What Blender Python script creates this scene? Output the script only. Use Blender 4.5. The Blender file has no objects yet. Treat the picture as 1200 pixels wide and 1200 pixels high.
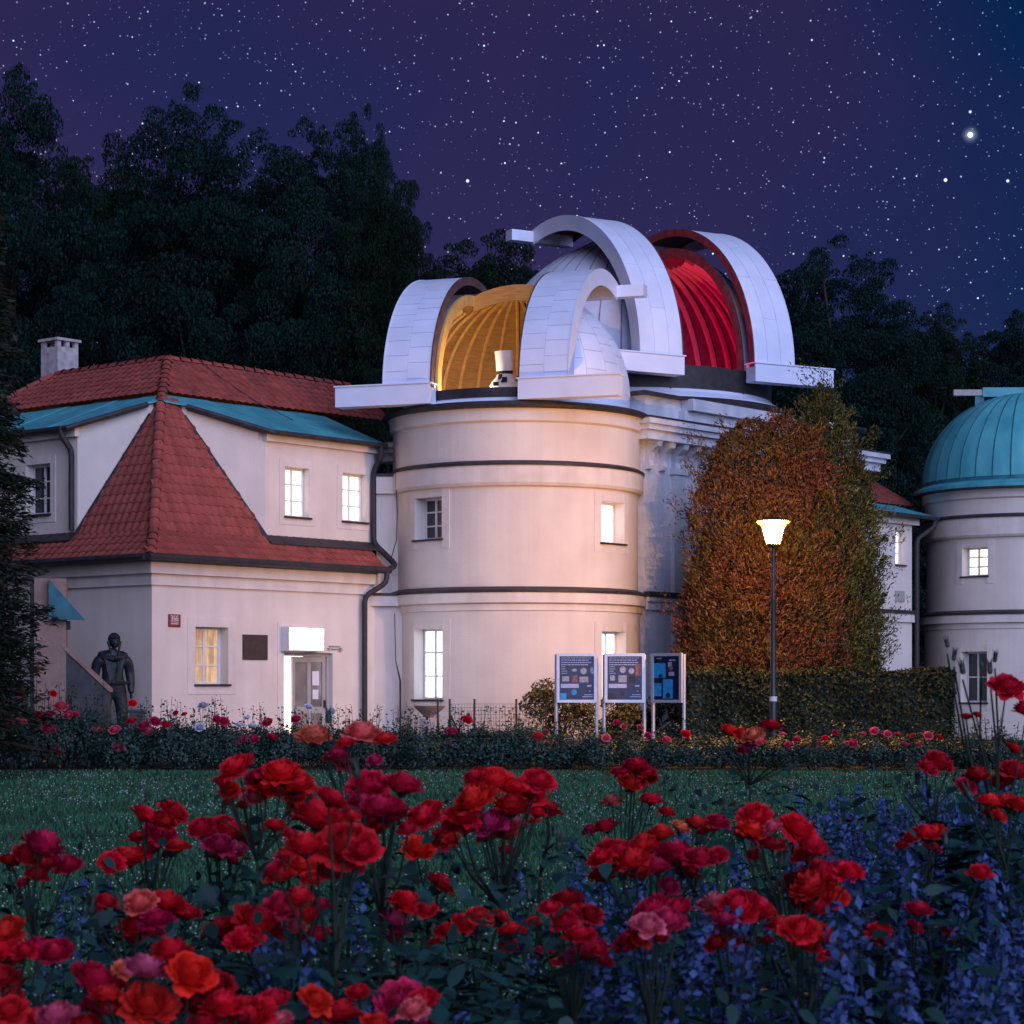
import bpy, bmesh, math, random
import numpy as np
from mathutils import Vector, Matrix

R = math.radians
sc = bpy.context.scene
COL = sc.collection

# ------------------------------------------------------------------ camera
F = 2600.0            # focal length in px of a 1200 px frame
ZC = 1.4              # camera height
HY = 806.0            # horizon row in the 1200 px frame
cam_d = bpy.data.cameras.new('camera')
cam = bpy.data.objects.new('camera', cam_d)
COL.objects.link(cam)
cam.location = (0, 0, ZC)
cam.rotation_euler = (R(90), 0, 0)
cam_d.sensor_width = 36.0
cam_d.lens = 36.0 * F / 1200.0
cam_d.shift_y = (HY - 600) / 1200.0
cam_d.dof.use_dof = True; cam_d.dof.focus_distance = 44.0; cam_d.dof.aperture_fstop = 20.0
cam_d.clip_start = 0.1
cam_d.clip_end = 3000
sc.camera = cam
sc.render.resolution_x = sc.render.resolution_y = 1024

def at(px, py, Y):
    """real-world point at distance Y that the survey of the photo puts at (px, py)"""
    return Vector(((px - 600) * Y / F, Y, ZC + (HY - py) * Y / F))

# ------------------------------------------------------------------ world
SUN_DIR = Vector((0.36, -0.85, 0.36)).normalized()      # towards the glow of dusk, behind the camera
w = bpy.data.worlds.new('World'); sc.world = w; w.use_nodes = True
nt = w.node_tree; N = nt.nodes; Lk = nt.links
for n in list(N): N.remove(n)
out = N.new('ShaderNodeOutputWorld')
bg_sky = N.new('ShaderNodeBackground'); bg_star = N.new('ShaderNodeBackground')
add = N.new('ShaderNodeAddShader')
sky = N.new('ShaderNodeTexSky'); sky.sky_type = 'NISHITA'; sky.sun_disc = False
sky.sun_elevation = R(5); sky.sun_rotation = math.atan2(SUN_DIR.x, SUN_DIR.y)
sky.air_density = 1.0; sky.dust_density = 0.6; sky.ozone_density = 5.0
SKY_STRENGTH = 0.031
tc = N.new('ShaderNodeTexCoord')
# violet / navy tint with a soft milky-way mottling
nz = N.new('ShaderNodeTexNoise'); nz.inputs['Scale'].default_value = 3.2; nz.inputs['Detail'].default_value = 3
Lk.new(tc.outputs['Generated'], nz.inputs['Vector'])
tint = N.new('ShaderNodeValToRGB')
tint.color_ramp.elements[0].position = 0.40; tint.color_ramp.elements[0].color = (0.10, 0.19, 0.48, 1)
tint.color_ramp.elements[1].position = 0.56; tint.color_ramp.elements[1].color = (0.44, 0.19, 0.47, 1)
sepd = N.new('ShaderNodeSeparateXYZ'); Lk.new(tc.outputs['Generated'], sepd.inputs[0])
def mn(op, a, b):
    q = N.new('ShaderNodeMath'); q.operation = op
    for i, v in enumerate((a, b)):
        if isinstance(v, (int, float)): q.inputs[i].default_value = v
        else: Lk.new(v, q.inputs[i])
    return q.outputs[0]
drift = mn('SUBTRACT', mn('ADD', mn('MULTIPLY', nz.outputs['Fac'], .55), .31), mn('MULTIPLY', mn('MAXIMUM', sepd.outputs[0], 0), .72))
Lk.new(drift, tint.inputs['Fac'])
mul = N.new('ShaderNodeMix'); mul.data_type = 'RGBA'; mul.blend_type = 'MULTIPLY'; mul.inputs[0].default_value = 1.0
Lk.new(sky.outputs['Color'], mul.inputs[6]); Lk.new(tint.outputs['Color'], mul.inputs[7])
Lk.new(mul.outputs[2], bg_sky.inputs['Color']); bg_sky.inputs['Strength'].default_value = SKY_STRENGTH

def math_node(op, a, b=None):
    m = N.new('ShaderNodeMath'); m.operation = op
    for i, v in enumerate((a, b)):
        if v is None: continue
        if isinstance(v, (int, float)): m.inputs[i].default_value = v
        else: Lk.new(v, m.inputs[i])
    return m.outputs[0]

def star_layer(scale, radius, keep, power):
    v = N.new('ShaderNodeTexVoronoi'); v.inputs['Scale'].default_value = scale
    Lk.new(tc.outputs['Generated'], v.inputs['Vector'])
    sep = N.new('ShaderNodeSeparateColor'); Lk.new(v.outputs['Color'], sep.inputs['Color'])
    on = math_node('GREATER_THAN', sep.outputs[0], 1 - keep)
    rad = math_node('MULTIPLY', sep.outputs[1], radius * scale)
    rad = math_node('ADD', rad, radius * scale * 0.45)
    fall = math_node('SUBTRACT', 1.0, math_node('DIVIDE', v.outputs['Distance'], rad))
    fall = math_node('MAXIMUM', fall, 0.0)
    br = math_node('POWER', sep.outputs[2], 2.5)
    br = math_node('ADD', math_node('MULTIPLY', br, power), power * 0.12)
    return math_node('MULTIPLY', math_node('MULTIPLY', fall, on), br)
s = star_layer(110, 0.00038, 0.8, 7.0)
s = math_node('ADD', s, star_layer(230, 0.00037, 1.0, 4.2))
s = math_node('ADD', s, star_layer(420, 0.00034, 1.0, 2.2))
s = math_node('ADD', s, star_layer(40, 0.00048, 0.35, 8.0))
for px, py, rad, st in ((1137, 158, 0.0050, 1.2), (1137, 158, 0.0013, 16), (1108, 211, 0.0009, 8), (1181, 212, 0.0008, 6), (1137, 131, 0.0008, 4), (548, 212, 0.0009, 5)):
    d = (at(px, py, 100) - Vector((0, 0, ZC))).normalized()
    sub = N.new('ShaderNodeVectorMath'); sub.operation = 'DISTANCE'
    nrm = N.new('ShaderNodeVectorMath'); nrm.operation = 'NORMALIZE'
    Lk.new(tc.outputs['Generated'], nrm.inputs[0]); Lk.new(nrm.outputs[0], sub.inputs[0]); sub.inputs[1].default_value = d
    f_ = math_node('MAXIMUM', math_node('SUBTRACT', 1.0, math_node('DIVIDE', sub.outputs['Value'], rad)), 0.0)
    s = math_node('ADD', s, math_node('MULTIPLY', math_node('POWER', f_, 1.3 if rad < .003 else 3.0), st))
bg_star.inputs['Color'].default_value = (0.62, 0.74, 1.0, 1)
Lk.new(math_node('MULTIPLY', s, 0.42), bg_star.inputs['Strength'])
# faint violet airglow over the whole sky
bg_air = N.new('ShaderNodeBackground'); air = N.new('ShaderNodeValToRGB'); Lk.new(drift, air.inputs['Fac'])
air.color_ramp.elements[0].position = 0.38; air.color_ramp.elements[0].color = (0.000, 0.006, 0.016, 1)
air.color_ramp.elements[1].position = 0.58; air.color_ramp.elements[1].color = (0.018, 0.0075, 0.016, 1)
Lk.new(air.outputs['Color'], bg_air.inputs['Color']); bg_air.inputs['Strength'].default_value = 0.8
add2 = N.new('ShaderNodeAddShader'); Lk.new(bg_sky.outputs[0], add2.inputs[0]); Lk.new(bg_air.outputs[0], add2.inputs[1])
Lk.new(add2.outputs[0], add.inputs[0]); Lk.new(bg_star.outputs[0], add.inputs[1]); Lk.new(add.outputs[0], out.inputs['Surface'])
w.cycles.sampling_method = 'MANUAL'; w.cycles.sample_map_resolution = 512

# the afterglow of the sunset, wide and soft
sun_d = bpy.data.lights.new('sun', 'SUN'); sun_d.energy = 2.1; sun_d.angle = R(62); sun_d.color = (0.575, 0.625, 1.0)
sun = bpy.data.objects.new('sun', sun_d); COL.objects.link(sun)
sun.rotation_euler = (-SUN_DIR).to_track_quat('-Z', 'Y').to_euler()

sc.view_settings.view_transform = 'Standard'; sc.view_settings.look = 'None'
sc.view_settings.exposure = 0.65; sc.view_settings.gamma = 1.0; sc.view_settings.use_curve_mapping = False
sc.render.engine = 'CYCLES'
sc.cycles.use_denoising = True
sc.cycles.max_bounces = 4; sc.cycles.diffuse_bounces = 2; sc.cycles.glossy_bounces = 2
sc.cycles.transmission_bounces = 2; sc.cycles.transparent_max_bounces = 4
sc.cycles.sample_clamp_indirect = 4.0

# ------------------------------------------------------------------ materials
MATS = {}
def mat(name, col, rough=0.7, var=0.0, scale=4.0, bump=0.0, bscale=40.0, metal=0.0, emit=None, estr=0.0,
        island=0.0, objrand=0.0, spec=0.3, col2=None, detail=4.0, stretch=None, streak=0.0, curtain=0.0):
    """procedural principled material with noise colour variation, relief and per-piece variation"""
    m = bpy.data.materials.new(name); m.use_nodes = True
    t = m.node_tree; n = t.nodes; l = t.links
    b = n['Principled BSDF']
    b.inputs['Roughness'].default_value = rough; b.inputs['Metallic'].default_value = metal
    b.inputs['Specular IOR Level'].default_value = spec
    c = n.new('ShaderNodeTexCoord')
    mp = n.new('ShaderNodeMapping'); l.new(c.outputs['Object'], mp.inputs['Vector'])
    if stretch: mp.inputs['Scale'].default_value = stretch
    cur = None
    c2 = col2 if col2 else tuple(min(1, x * (1 + var)) for x in col)
    c1 = tuple(x * (1 - var) for x in col) if not col2 else col
    tx = n.new('ShaderNodeTexNoise'); tx.inputs['Scale'].default_value = scale; tx.inputs['Detail'].default_value = detail
    l.new(mp.outputs[0], tx.inputs['Vector'])
    rp = n.new('ShaderNodeValToRGB'); l.new(tx.outputs['Fac'], rp.inputs['Fac'])
    rp.color_ramp.elements[0].position = 0.33; rp.color_ramp.elements[0].color = (*c1, 1)
    rp.color_ramp.elements[1].position = 0.67; rp.color_ramp.elements[1].color = (*c2, 1)
    cur = rp.outputs['Color']
    if island or objrand:
        if island:
            g = n.new('ShaderNodeNewGeometry'); src = g.outputs['Random Per Island']; a = island
        else:
            g = n.new('ShaderNodeObjectInfo'); src = g.outputs['Random']; a = objrand
        mr = n.new('ShaderNodeMapRange'); l.new(src, mr.inputs['Value'])
        mr.inputs['To Min'].default_value = 1 - a; mr.inputs['To Max'].default_value = 1 + a
        mx = n.new('ShaderNodeVectorMath'); mx.operation = 'SCALE'
        l.new(cur, mx.inputs[0]); l.new(mr.outputs[0], mx.inputs['Scale']); cur = mx.outputs[0]
    if streak:
        m2 = n.new('ShaderNodeMapping'); l.new(c.outputs['Object'], m2.inputs['Vector']); m2.inputs['Scale'].default_value = (1.5, 1.5, .16)
        t3 = n.new('ShaderNodeTexNoise'); t3.inputs['Scale'].default_value = 2.2; t3.inputs['Detail'].default_value = 6; l.new(m2.outputs[0], t3.inputs['Vector'])
        t4 = n.new('ShaderNodeTexNoise'); t4.inputs['Scale'].default_value = .9; t4.inputs['Detail'].default_value = 6; l.new(c.outputs['Object'], t4.inputs['Vector'])
        for tt, lo, hi in ((t3, .36, .62), (t4, .34, .60)):
            r2 = n.new('ShaderNodeMapRange'); l.new(tt.outputs['Fac'], r2.inputs['Value']); r2.inputs['From Min'].default_value = lo; r2.inputs['From Max'].default_value = hi
            r2.inputs['To Min'].default_value = 1 - streak; r2.inputs['To Max'].default_value = 1.0
            mx = n.new('ShaderNodeVectorMath'); mx.operation = 'SCALE'; l.new(cur, mx.inputs[0]); l.new(r2.outputs[0], mx.inputs['Scale']); cur = mx.outputs[0]
    l.new(cur, b.inputs['Base Color'])
    if bump:
        t2 = n.new('ShaderNodeTexNoise'); t2.inputs['Scale'].default_value = bscale; t2.inputs['Detail'].default_value = 5
        l.new(mp.outputs[0], t2.inputs['Vector'])
        bp = n.new('ShaderNodeBump'); bp.inputs['Strength'].default_value = bump; bp.inputs['Distance'].default_value = 0.02
        l.new(t2.outputs['Fac'], bp.inputs['Height']); l.new(bp.outputs[0], b.inputs['Normal'])
    if emit:
        b.inputs['Emission Color'].default_value = (*emit, 1); b.inputs['Emission Strength'].default_value = estr
        if curtain:     # folds of a curtain, furniture shapes behind
            m3 = n.new('ShaderNodeMapping'); l.new(c.outputs['Object'], m3.inputs['Vector']); m3.inputs['Scale'].default_value = (9, 9, .8)
            t5 = n.new('ShaderNodeTexNoise'); t5.inputs['Scale'].default_value = 1.6; t5.inputs['Detail'].default_value = 3; l.new(m3.outputs[0], t5.inputs['Vector'])
            r5 = n.new('ShaderNodeMapRange'); l.new(t5.outputs['Fac'], r5.inputs['Value']); r5.inputs['From Min'].default_value = .38; r5.inputs['From Max'].default_value = .6
            r5.inputs['To Min'].default_value = estr * (1 - curtain); r5.inputs['To Max'].default_value = estr; l.new(r5.outputs[0], b.inputs['Emission Strength'])
    MATS[name] = m
    return m

mat('plaster', (0.72, 0.635, 0.56), 0.9, 0.05, 1.3, 0.3, 30, streak=.055)
mat('plaster_trim', (0.74, 0.66, 0.59), 0.9, 0.06, 3.0, 0.2, 30, streak=.09)
mat('stone_wall', (0.60, 0.64, 0.72), 0.9, 0.08, 1.6, 0.3, 25, streak=.15)
mat('dark_metal', (0.035, 0.030, 0.034), 0.55, 0.3, 6, metal=0.0)
mat('white_metal', (0.70, 0.77, 0.94), 0.42, 0.05, 2.2, 0.05, 12, objrand=0.035, spec=0.4)
mat('white_metal_plain', (0.68, 0.75, 0.92), 0.45, 0.05, 2.2, 0.06, 10, spec=0.4)
mat('seam', (0.30, 0.30, 0.34), 0.6, 0.2, 9)
mat('shutter_lining', (0.10, 0.05, 0.05), 0.8, 0.3, 5)
mat('wood', (0.54, 0.26, 0.075), 0.55, 0.0, 3.0, 0.1, 20, col2=(0.38, 0.17, 0.045), stretch=(1, 1, 9))
mat('wood_rib', (0.70, 0.38, 0.11), 0.5, 0.15, 6)
mat('red_lining', (0.20, 0.055, 0.09), 0.6, 0.2, 5, 0.1, 20)
mat('red_rib', (0.70, 0.25, 0.32), 0.5, 0.1, 5)
mat('tile', (0.28, 0.066, 0.052), 0.75, 0.18, 5, 0.15, 60, objrand=0.16)
mat('tile_field', (0.28, 0.066, 0.052), 0.75, 0.18, 5, 0.15, 60, island=0.16)
mat('tile_under', (0.20, 0.05, 0.035), 0.85, 0.2, 5)
mat('copper', (0.05, 0.30, 0.36), 0.5, 0.0, 2.4, 0.12, 9, col2=(0.09, 0.42, 0.46), spec=0.4, objrand=0.10)
mat('copper_dark', (0.03, 0.15, 0.19), 0.5, 0.25, 4)
mat('copper_dome', (0.06, 0.36, 0.42), 0.5, 0.0, 1.6, 0.1, 8, col2=(0.13, 0.54, 0.57), spec=0.4, objrand=0.08, stretch=(1, 1, .35))
mat('frame_white', (0.70, 0.68, 0.66), 0.5, 0.05, 8)
mat('frame_grey', (0.36, 0.34, 0.32), 0.5, 0.08, 8)
mat('glass_dark', (0.02, 0.022, 0.03), 0.08, 0.3, 2, spec=0.6)
mat('glass_lit', (0.8, 0.78, 0.75), 0.3, 0.05, 3, emit=(1.0, 0.86, 0.76), estr=1.2, curtain=.5)
mat('glass_bright', (0.8, 0.8, 0.8), 0.3, 0.05, 3, emit=(0.88, 0.88, 1.0), estr=1.5, curtain=.35)
mat('glass_warm', (0.5, 0.35, 0.2), 0.3, 0.2, 6, emit=(1.0, 0.62, 0.30), estr=0.32, curtain=.8)
mat('glass_door', (0.20, 0.18, 0.16), 0.12, 0.4, 2.0, spec=0.6)
mat('room_lit', (0.8, 0.7, 0.6), 0.6, 0.2, 3, emit=(1.0, 0.80, 0.58), estr=2.6)
mat('lightbox', (0.9, 0.9, 0.9), 0.4, emit=(0.96, 0.90, 1.0), estr=14.0)
mat('plaque', (0.05, 0.035, 0.035), 0.6, 0.2, 8)
mat('plate_red', (0.20, 0.02, 0.03), 0.4, 0.15, 20)
mat('letter', (0.75, 0.7, 0.7), 0.5)
mat('paper', (0.7, 0.7, 0.72), 0.7, 0.05, 8)
mat('aluminium', (0.55, 0.56, 0.60), 0.38, 0.06, 10, metal=0.35, spec=0.5)
mat('poster_navy', (0.012, 0.016, 0.06), 0.3, 0.3, 9, spec=0.5)
mat('poster_blue', (0.03, 0.28, 0.55), 0.3, 0.25, 14)
mat('poster_grey', (0.32, 0.32, 0.38), 0.4, 0.5, 30)
mat('poster_brown', (0.26, 0.10, 0.09), 0.4, 0.5, 30)
mat('poster_pale', (0.42, 0.44, 0.62), 0.4, 0.1, 20)
mat('bronze', (0.022, 0.034, 0.042), 0.5, 0.0, 7, 0.4, 18, col2=(0.008, 0.012, 0.015), metal=0.2, spec=0.35)
mat('sandstone', (0.30, 0.20, 0.17), 0.9, 0.18, 4, 0.5, 20)
mat('dark_stone', (0.07, 0.07, 0.075), 0.85, 0.2, 5, 0.3, 20)
mat('chimney', (0.42, 0.38, 0.38), 0.95, 0.22, 6, 0.4, 25)
mat('lamp_pole', (0.03, 0.03, 0.035), 0.45, 0.2, 9, spec=0.5)
mat('lamp_glass', (0.9, 0.7, 0.4), 0.3, emit=(1.0, 0.50, 0.10), estr=1.6)
mat('lamp_bulb', (0.9, 0.7, 0.4), 0.3, emit=(1.0, 0.62, 0.24), estr=14.0)
mat('telescope_white', (0.82, 0.82, 0.82), 0.35, 0.05, 9)
mat('telescope_dark', (0.02, 0.02, 0.02), 0.5, 0.2, 9)
mat('wire', (0.06, 0.05, 0.05), 0.6)
mat('ground', (0.022, 0.032, 0.016), 0.95, 0.3, 3, 0.4, 12)
mat('soil', (0.020, 0.015, 0.012), 0.95, 0.3, 6, 0.5, 20)
mat('grass', (0.026, 0.105, 0.050), 0.7, 0.25, 0.7, island=0.45)
mat('clover', (0.34, 0.38, 0.38), 0.8, 0.1, 5, island=0.3)
mat('bark', (0.035, 0.026, 0.022), 0.9, 0.3, 6, 0.5, 15)
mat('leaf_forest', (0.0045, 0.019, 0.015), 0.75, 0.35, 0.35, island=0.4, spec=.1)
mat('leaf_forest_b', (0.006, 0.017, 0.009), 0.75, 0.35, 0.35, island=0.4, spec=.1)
mat('leaf_fir', (0.010, 0.022, 0.012), 0.7, 0.3, 2, island=0.5)
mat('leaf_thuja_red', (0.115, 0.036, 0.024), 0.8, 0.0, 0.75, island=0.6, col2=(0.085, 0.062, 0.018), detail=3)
mat('leaf_thuja_green', (0.050, 0.060, 0.018), 0.8, 0.3, 1.2, island=0.6)
mat('leaf_hedge', (0.010, 0.018, 0.008), 0.7, 0.3, 2, island=0.5)
mat('leaf_bush', (0.10, 0.085, 0.030), 0.7, 0.3, 2, island=0.5)
mat('leaf_row', (0.020, 0.055, 0.045), 0.55, 0.3, 3, island=0.5, spec=0.4)
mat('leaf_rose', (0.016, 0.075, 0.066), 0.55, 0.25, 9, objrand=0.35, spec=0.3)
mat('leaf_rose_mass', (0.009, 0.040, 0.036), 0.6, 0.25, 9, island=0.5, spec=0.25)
mat('cane', (0.020, 0.032, 0.022), 0.7, 0.3, 20, spec=.15)
mat('bud_green', (0.035, 0.055, 0.040), 0.6, 0.3, 20)
mat('salvia_leaf', (0.020, 0.075, 0.060), 0.6, 0.25, 9, island=0.45)
mat('salvia_flower', (0.022, 0.050, 0.165), 0.7, 0.0, 9, island=0.5, col2=(0.055, 0.10, 0.25))

def petal_mat():
    m = bpy.data.materials.new('petal'); m.use_nodes = True
    t = m.node_tree; n = t.nodes; l = t.links
    b = n['Principled BSDF']; b.inputs['Roughness'].default_value = 0.55; b.inputs['Specular IOR Level'].default_value = 0.25
    oi = n.new('ShaderNodeObjectInfo')
    at_ = n.new('ShaderNodeAttribute'); at_.attribute_name = 'tone'
    # base of the petal is warmer, the body takes the bloom's own colour, the rim pales a little
    rp = n.new('ShaderNodeValToRGB'); l.new(at_.outputs['Fac'], rp.inputs['Fac'])
    e = rp.color_ramp.elements
    e[0].position = 0.0; e[0].color = (1.0, 2.2, .6, 1)
    e[1].position = 0.42; e[1].color = (1, 1, 1, 1)
    x = e.new(0.92); x.color = (1, 1, 1, 1)
    x = e.new(1.0); x.color = (1.25, 1.4, 1.5, 1)
    mx = n.new('ShaderNodeMix'); mx.data_type = 'RGBA'; mx.blend_type = 'MULTIPLY'; mx.inputs[0].default_value = 1.0
    l.new(oi.outputs['Color'], mx.inputs[6]); l.new(rp.outputs['Color'], mx.inputs[7])
    g = n.new('ShaderNodeNewGeometry')
    mr = n.new('ShaderNodeMapRange'); l.new(g.outputs['Random Per Island'], mr.inputs['Value'])
    mr.inputs['To Min'].default_value = 0.72; mr.inputs['To Max'].default_value = 1.2
    sc_ = n.new('ShaderNodeVectorMath'); sc_.operation = 'SCALE'
    l.new(mx.outputs[2], sc_.inputs[0]); l.new(mr.outputs[0], sc_.inputs['Scale'])
    l.new(sc_.outputs[0], b.inputs['Base Color'])
    tr = n.new('ShaderNodeBsdfTranslucent'); l.new(sc_.outputs[0], tr.inputs['Color'])
    ms = n.new('ShaderNodeMixShader'); ms.inputs[0].default_value = 0.3
    o = n['Material Output']
    l.new(b.outputs[0], ms.inputs[1]); l.new(tr.outputs[0], ms.inputs[2]); l.new(ms.outputs[0], o.inputs['Surface'])
    MATS['petal'] = m
petal_mat()

# ------------------------------------------------------------------ mesh helpers
def tag(o, label=None, cat=None, group=None, kind=None):
    if label: o['label'] = label
    if cat: o['category'] = cat
    if group: o['group'] = group
    if kind: o['kind'] = kind
    return o

def empty(name, loc=(0, 0, 0), rz=0.0):
    o = bpy.data.objects.new(name, None); o.empty_display_size = 0.3
    COL.objects.link(o); o.location = loc; o.rotation_euler = (0, 0, rz)
    return o

def thing(name, label, cat, loc=(0, 0, 0), rz=0.0, group=None):
    return tag(empty(name, loc, rz), label, cat, group)

def link(name, mesh, parent=None, m=None):
    o = bpy.data.objects.new(name, mesh); COL.objects.link(o)
    if parent: o.parent = parent
    if m and not mesh.materials: mesh.materials.append(MATS[m])
    return o

class MB:
    def __init__(s): s.v = []; s.f = []; s.mi = []
    def add(s, vs, fs, mi=0):
        o = len(s.v); s.v.extend([tuple(v) for v in vs]); s.f.extend([tuple(i + o for i in f) for f in fs]); s.mi.extend([mi] * len(fs))
    def quad(s, a, b, c, d, mi=0): s.add([a, b, c, d], [(0, 1, 2, 3)], mi)
    def hexa(s, p, mi=0):   # p: 8 corners, bottom ring then top ring
        s.add(p, [(0, 3, 2, 1), (4, 5, 6, 7), (0, 1, 5, 4), (1, 2, 6, 5), (2, 3, 7, 6), (3, 0, 4, 7)], mi)
    def box(s, x0, x1, y0, y1, z0, z1, mi=0):
        s.hexa([(x0, y0, z0), (x1, y0, z0), (x1, y1, z0), (x0, y1, z0), (x0, y0, z1), (x1, y0, z1), (x1, y1, z1), (x0, y1, z1)], mi)
    def fbox(s, f, s0, s1, z0, z1, d0, d1, n=1, mi=0):
        """box in a wall's own coordinates (along, height, depth)"""
        for i in range(n):
            a = s0 + (s1 - s0) * i / n; b = s0 + (s1 - s0) * (i + 1) / n
            s.hexa([f(a, z0, d0), f(b, z0, d0), f(b, z0, d1), f(a, z0, d1), f(a, z1, d0), f(b, z1, d0), f(b, z1, d1), f(a, z1, d1)], mi)
    def bar(s, a, b, w, h, up=(0, 0, 1), mi=0):
        a = Vector(a); b = Vector(b); t = (b - a).normalized(); up = Vector(up)
        x = t.cross(up)
        if x.length < 1e-4: x = t.cross(Vector((0, 1, 0)))
        x.normalize(); y = x.cross(t)
        x *= w / 2; y *= h / 2
        s.hexa([a - x - y, a + x - y, a + x + y, a - x + y, b - x - y, b + x - y, b + x + y, b - x + y], mi)
    def tube(s, pts, r, n=8, mi=0, caps=True):
        pts = [Vector(p) for p in pts]; rs = r if isinstance(r, (list, tuple)) else [r] * len(pts)
        rings = []; prev = None
        for i, p in enumerate(pts):
            t = (pts[min(i + 1, len(pts) - 1)] - pts[max(i - 1, 0)]).normalized()
            if prev is None:
                x = t.orthogonal().normalized()
            else:
                x = (prev - t * prev.dot(t))
                x = x.normalized() if x.length > 1e-6 else t.orthogonal().normalized()
            prev = x; y = t.cross(x)
            rings.append([p + (x * math.cos(2 * math.pi * k / n) + y * math.sin(2 * math.pi * k / n)) * rs[i] for k in range(n)])
        vs = [v for g in rings for v in g]; fs = []
        for i in range(len(rings) - 1):
            for k in range(n):
                k2 = (k + 1) % n
                fs.append((i * n + k, i * n + k2, (i + 1) * n + k2, (i + 1) * n + k))
        if caps:
            fs.append(tuple(range(n - 1, -1, -1))); fs.append(tuple((len(rings) - 1) * n + k for k in range(n)))
        s.add(vs, fs, mi)
    def lathe(s, prof, a0=0.0, a1=2 * math.pi, n=64, mi=0, c=(0, 0)):
        """prof: (radius, z) list; angle 0 faces -Y"""
        closed = abs(a1 - a0 - 2 * math.pi) < 1e-6
        m = n if closed else n + 1
        vs = []
        for i in range(m):
            a = a0 + (a1 - a0) * i / n
            for r, z in prof: vs.append((c[0] + r * math.sin(a), c[1] - r * math.cos(a), z))
        k = len(prof); fs = []
        for i in range(n):
            j = (i + 1) % m
            for q in range(k - 1): fs.append((i * k + q, j * k + q, j * k + q + 1, i * k + q + 1))
        s.add(vs, fs, mi)
    def prism(s, poly, fn, t0, t1, mi=0):
        """2-D polygon swept from t0 to t1; fn(a, b, t) -> point"""
        n = len(poly); vs = [fn(a, b, t0) for a, b in poly] + [fn(a, b, t1) for a, b in poly]
        fs = [tuple(range(n - 1, -1, -1)), tuple(range(n, 2 * n))] + [(i, (i + 1) % n, n + (i + 1) % n, n + i) for i in range(n)]
        s.add(vs, fs, mi)
    def mesh(s, name, mats, smooth=False):
        me = bpy.data.meshes.new(name); me.from_pydata(s.v, [], s.f)
        for m in ([mats] if isinstance(mats, str) else mats): me.materials.append(MATS[m])
        if any(s.mi): me.polygons.foreach_set('material_index', s.mi)
        if smooth:
            me.polygons.foreach_set('use_smooth', [True] * len(s.f))
        me.update()
        return me
    def build(s, name, mats, parent=None, smooth=False, fix=True):
        me = s.mesh(name, mats, smooth)
        if fix:
            bm = bmesh.new(); bm.from_mesh(me); bmesh.ops.recalc_face_normals(bm, faces=bm.faces); bm.to_mesh(me); bm.free()
        if smooth:
            try: me.set_sharp_from_angle(angle=R(40))
            except Exception: pass
        return link(name, me, parent)

def wall(mb, f, s0, s1, z0, z1, holes=(), depth=0.25, ds=None, mi=0):
    """wall surface with real openings; f(along, height, depth) -> point"""
    xs = {s0, s1}; zs = {z0, z1}
    for (a, b, c, d) in holes: xs |= {a, b}; zs |= {c, d}
    if ds:
        n = int((s1 - s0) / ds); xs |= {s0 + (s1 - s0) * i / n for i in range(n)}
    xs = sorted(xs); zs = sorted(zs)
    xs = [x for i, x in enumerate(xs) if i == 0 or x - xs[i - 1] > 1e-5]
    for i in range(len(xs) - 1):
        for j in range(len(zs) - 1):
            cx = (xs[i] + xs[i + 1]) / 2; cz = (zs[j] + zs[j + 1]) / 2
            if any(a < cx < b and c < cz < d for a, b, c, d in holes): continue
            mb.quad(f(xs[i], zs[j], 0), f(xs[i + 1], zs[j], 0), f(xs[i + 1], zs[j + 1], 0), f(xs[i], zs[j + 1], 0), mi)
    for a, b, c, d in holes:
        mb.quad(f(a, c, 0), f(a, d, 0), f(a, d, depth), f(a, c, depth), mi)
        mb.quad(f(b, c, 0), f(b, d, 0), f(b, d, depth), f(b, c, depth), mi)
        mb.quad(f(a, c, 0), f(b, c, 0), f(b, c, depth), f(a, c, depth), mi)
        mb.quad(f(a, d, 0), f(b, d, 0), f(b, d, depth), f(a, d, depth), mi)

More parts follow.
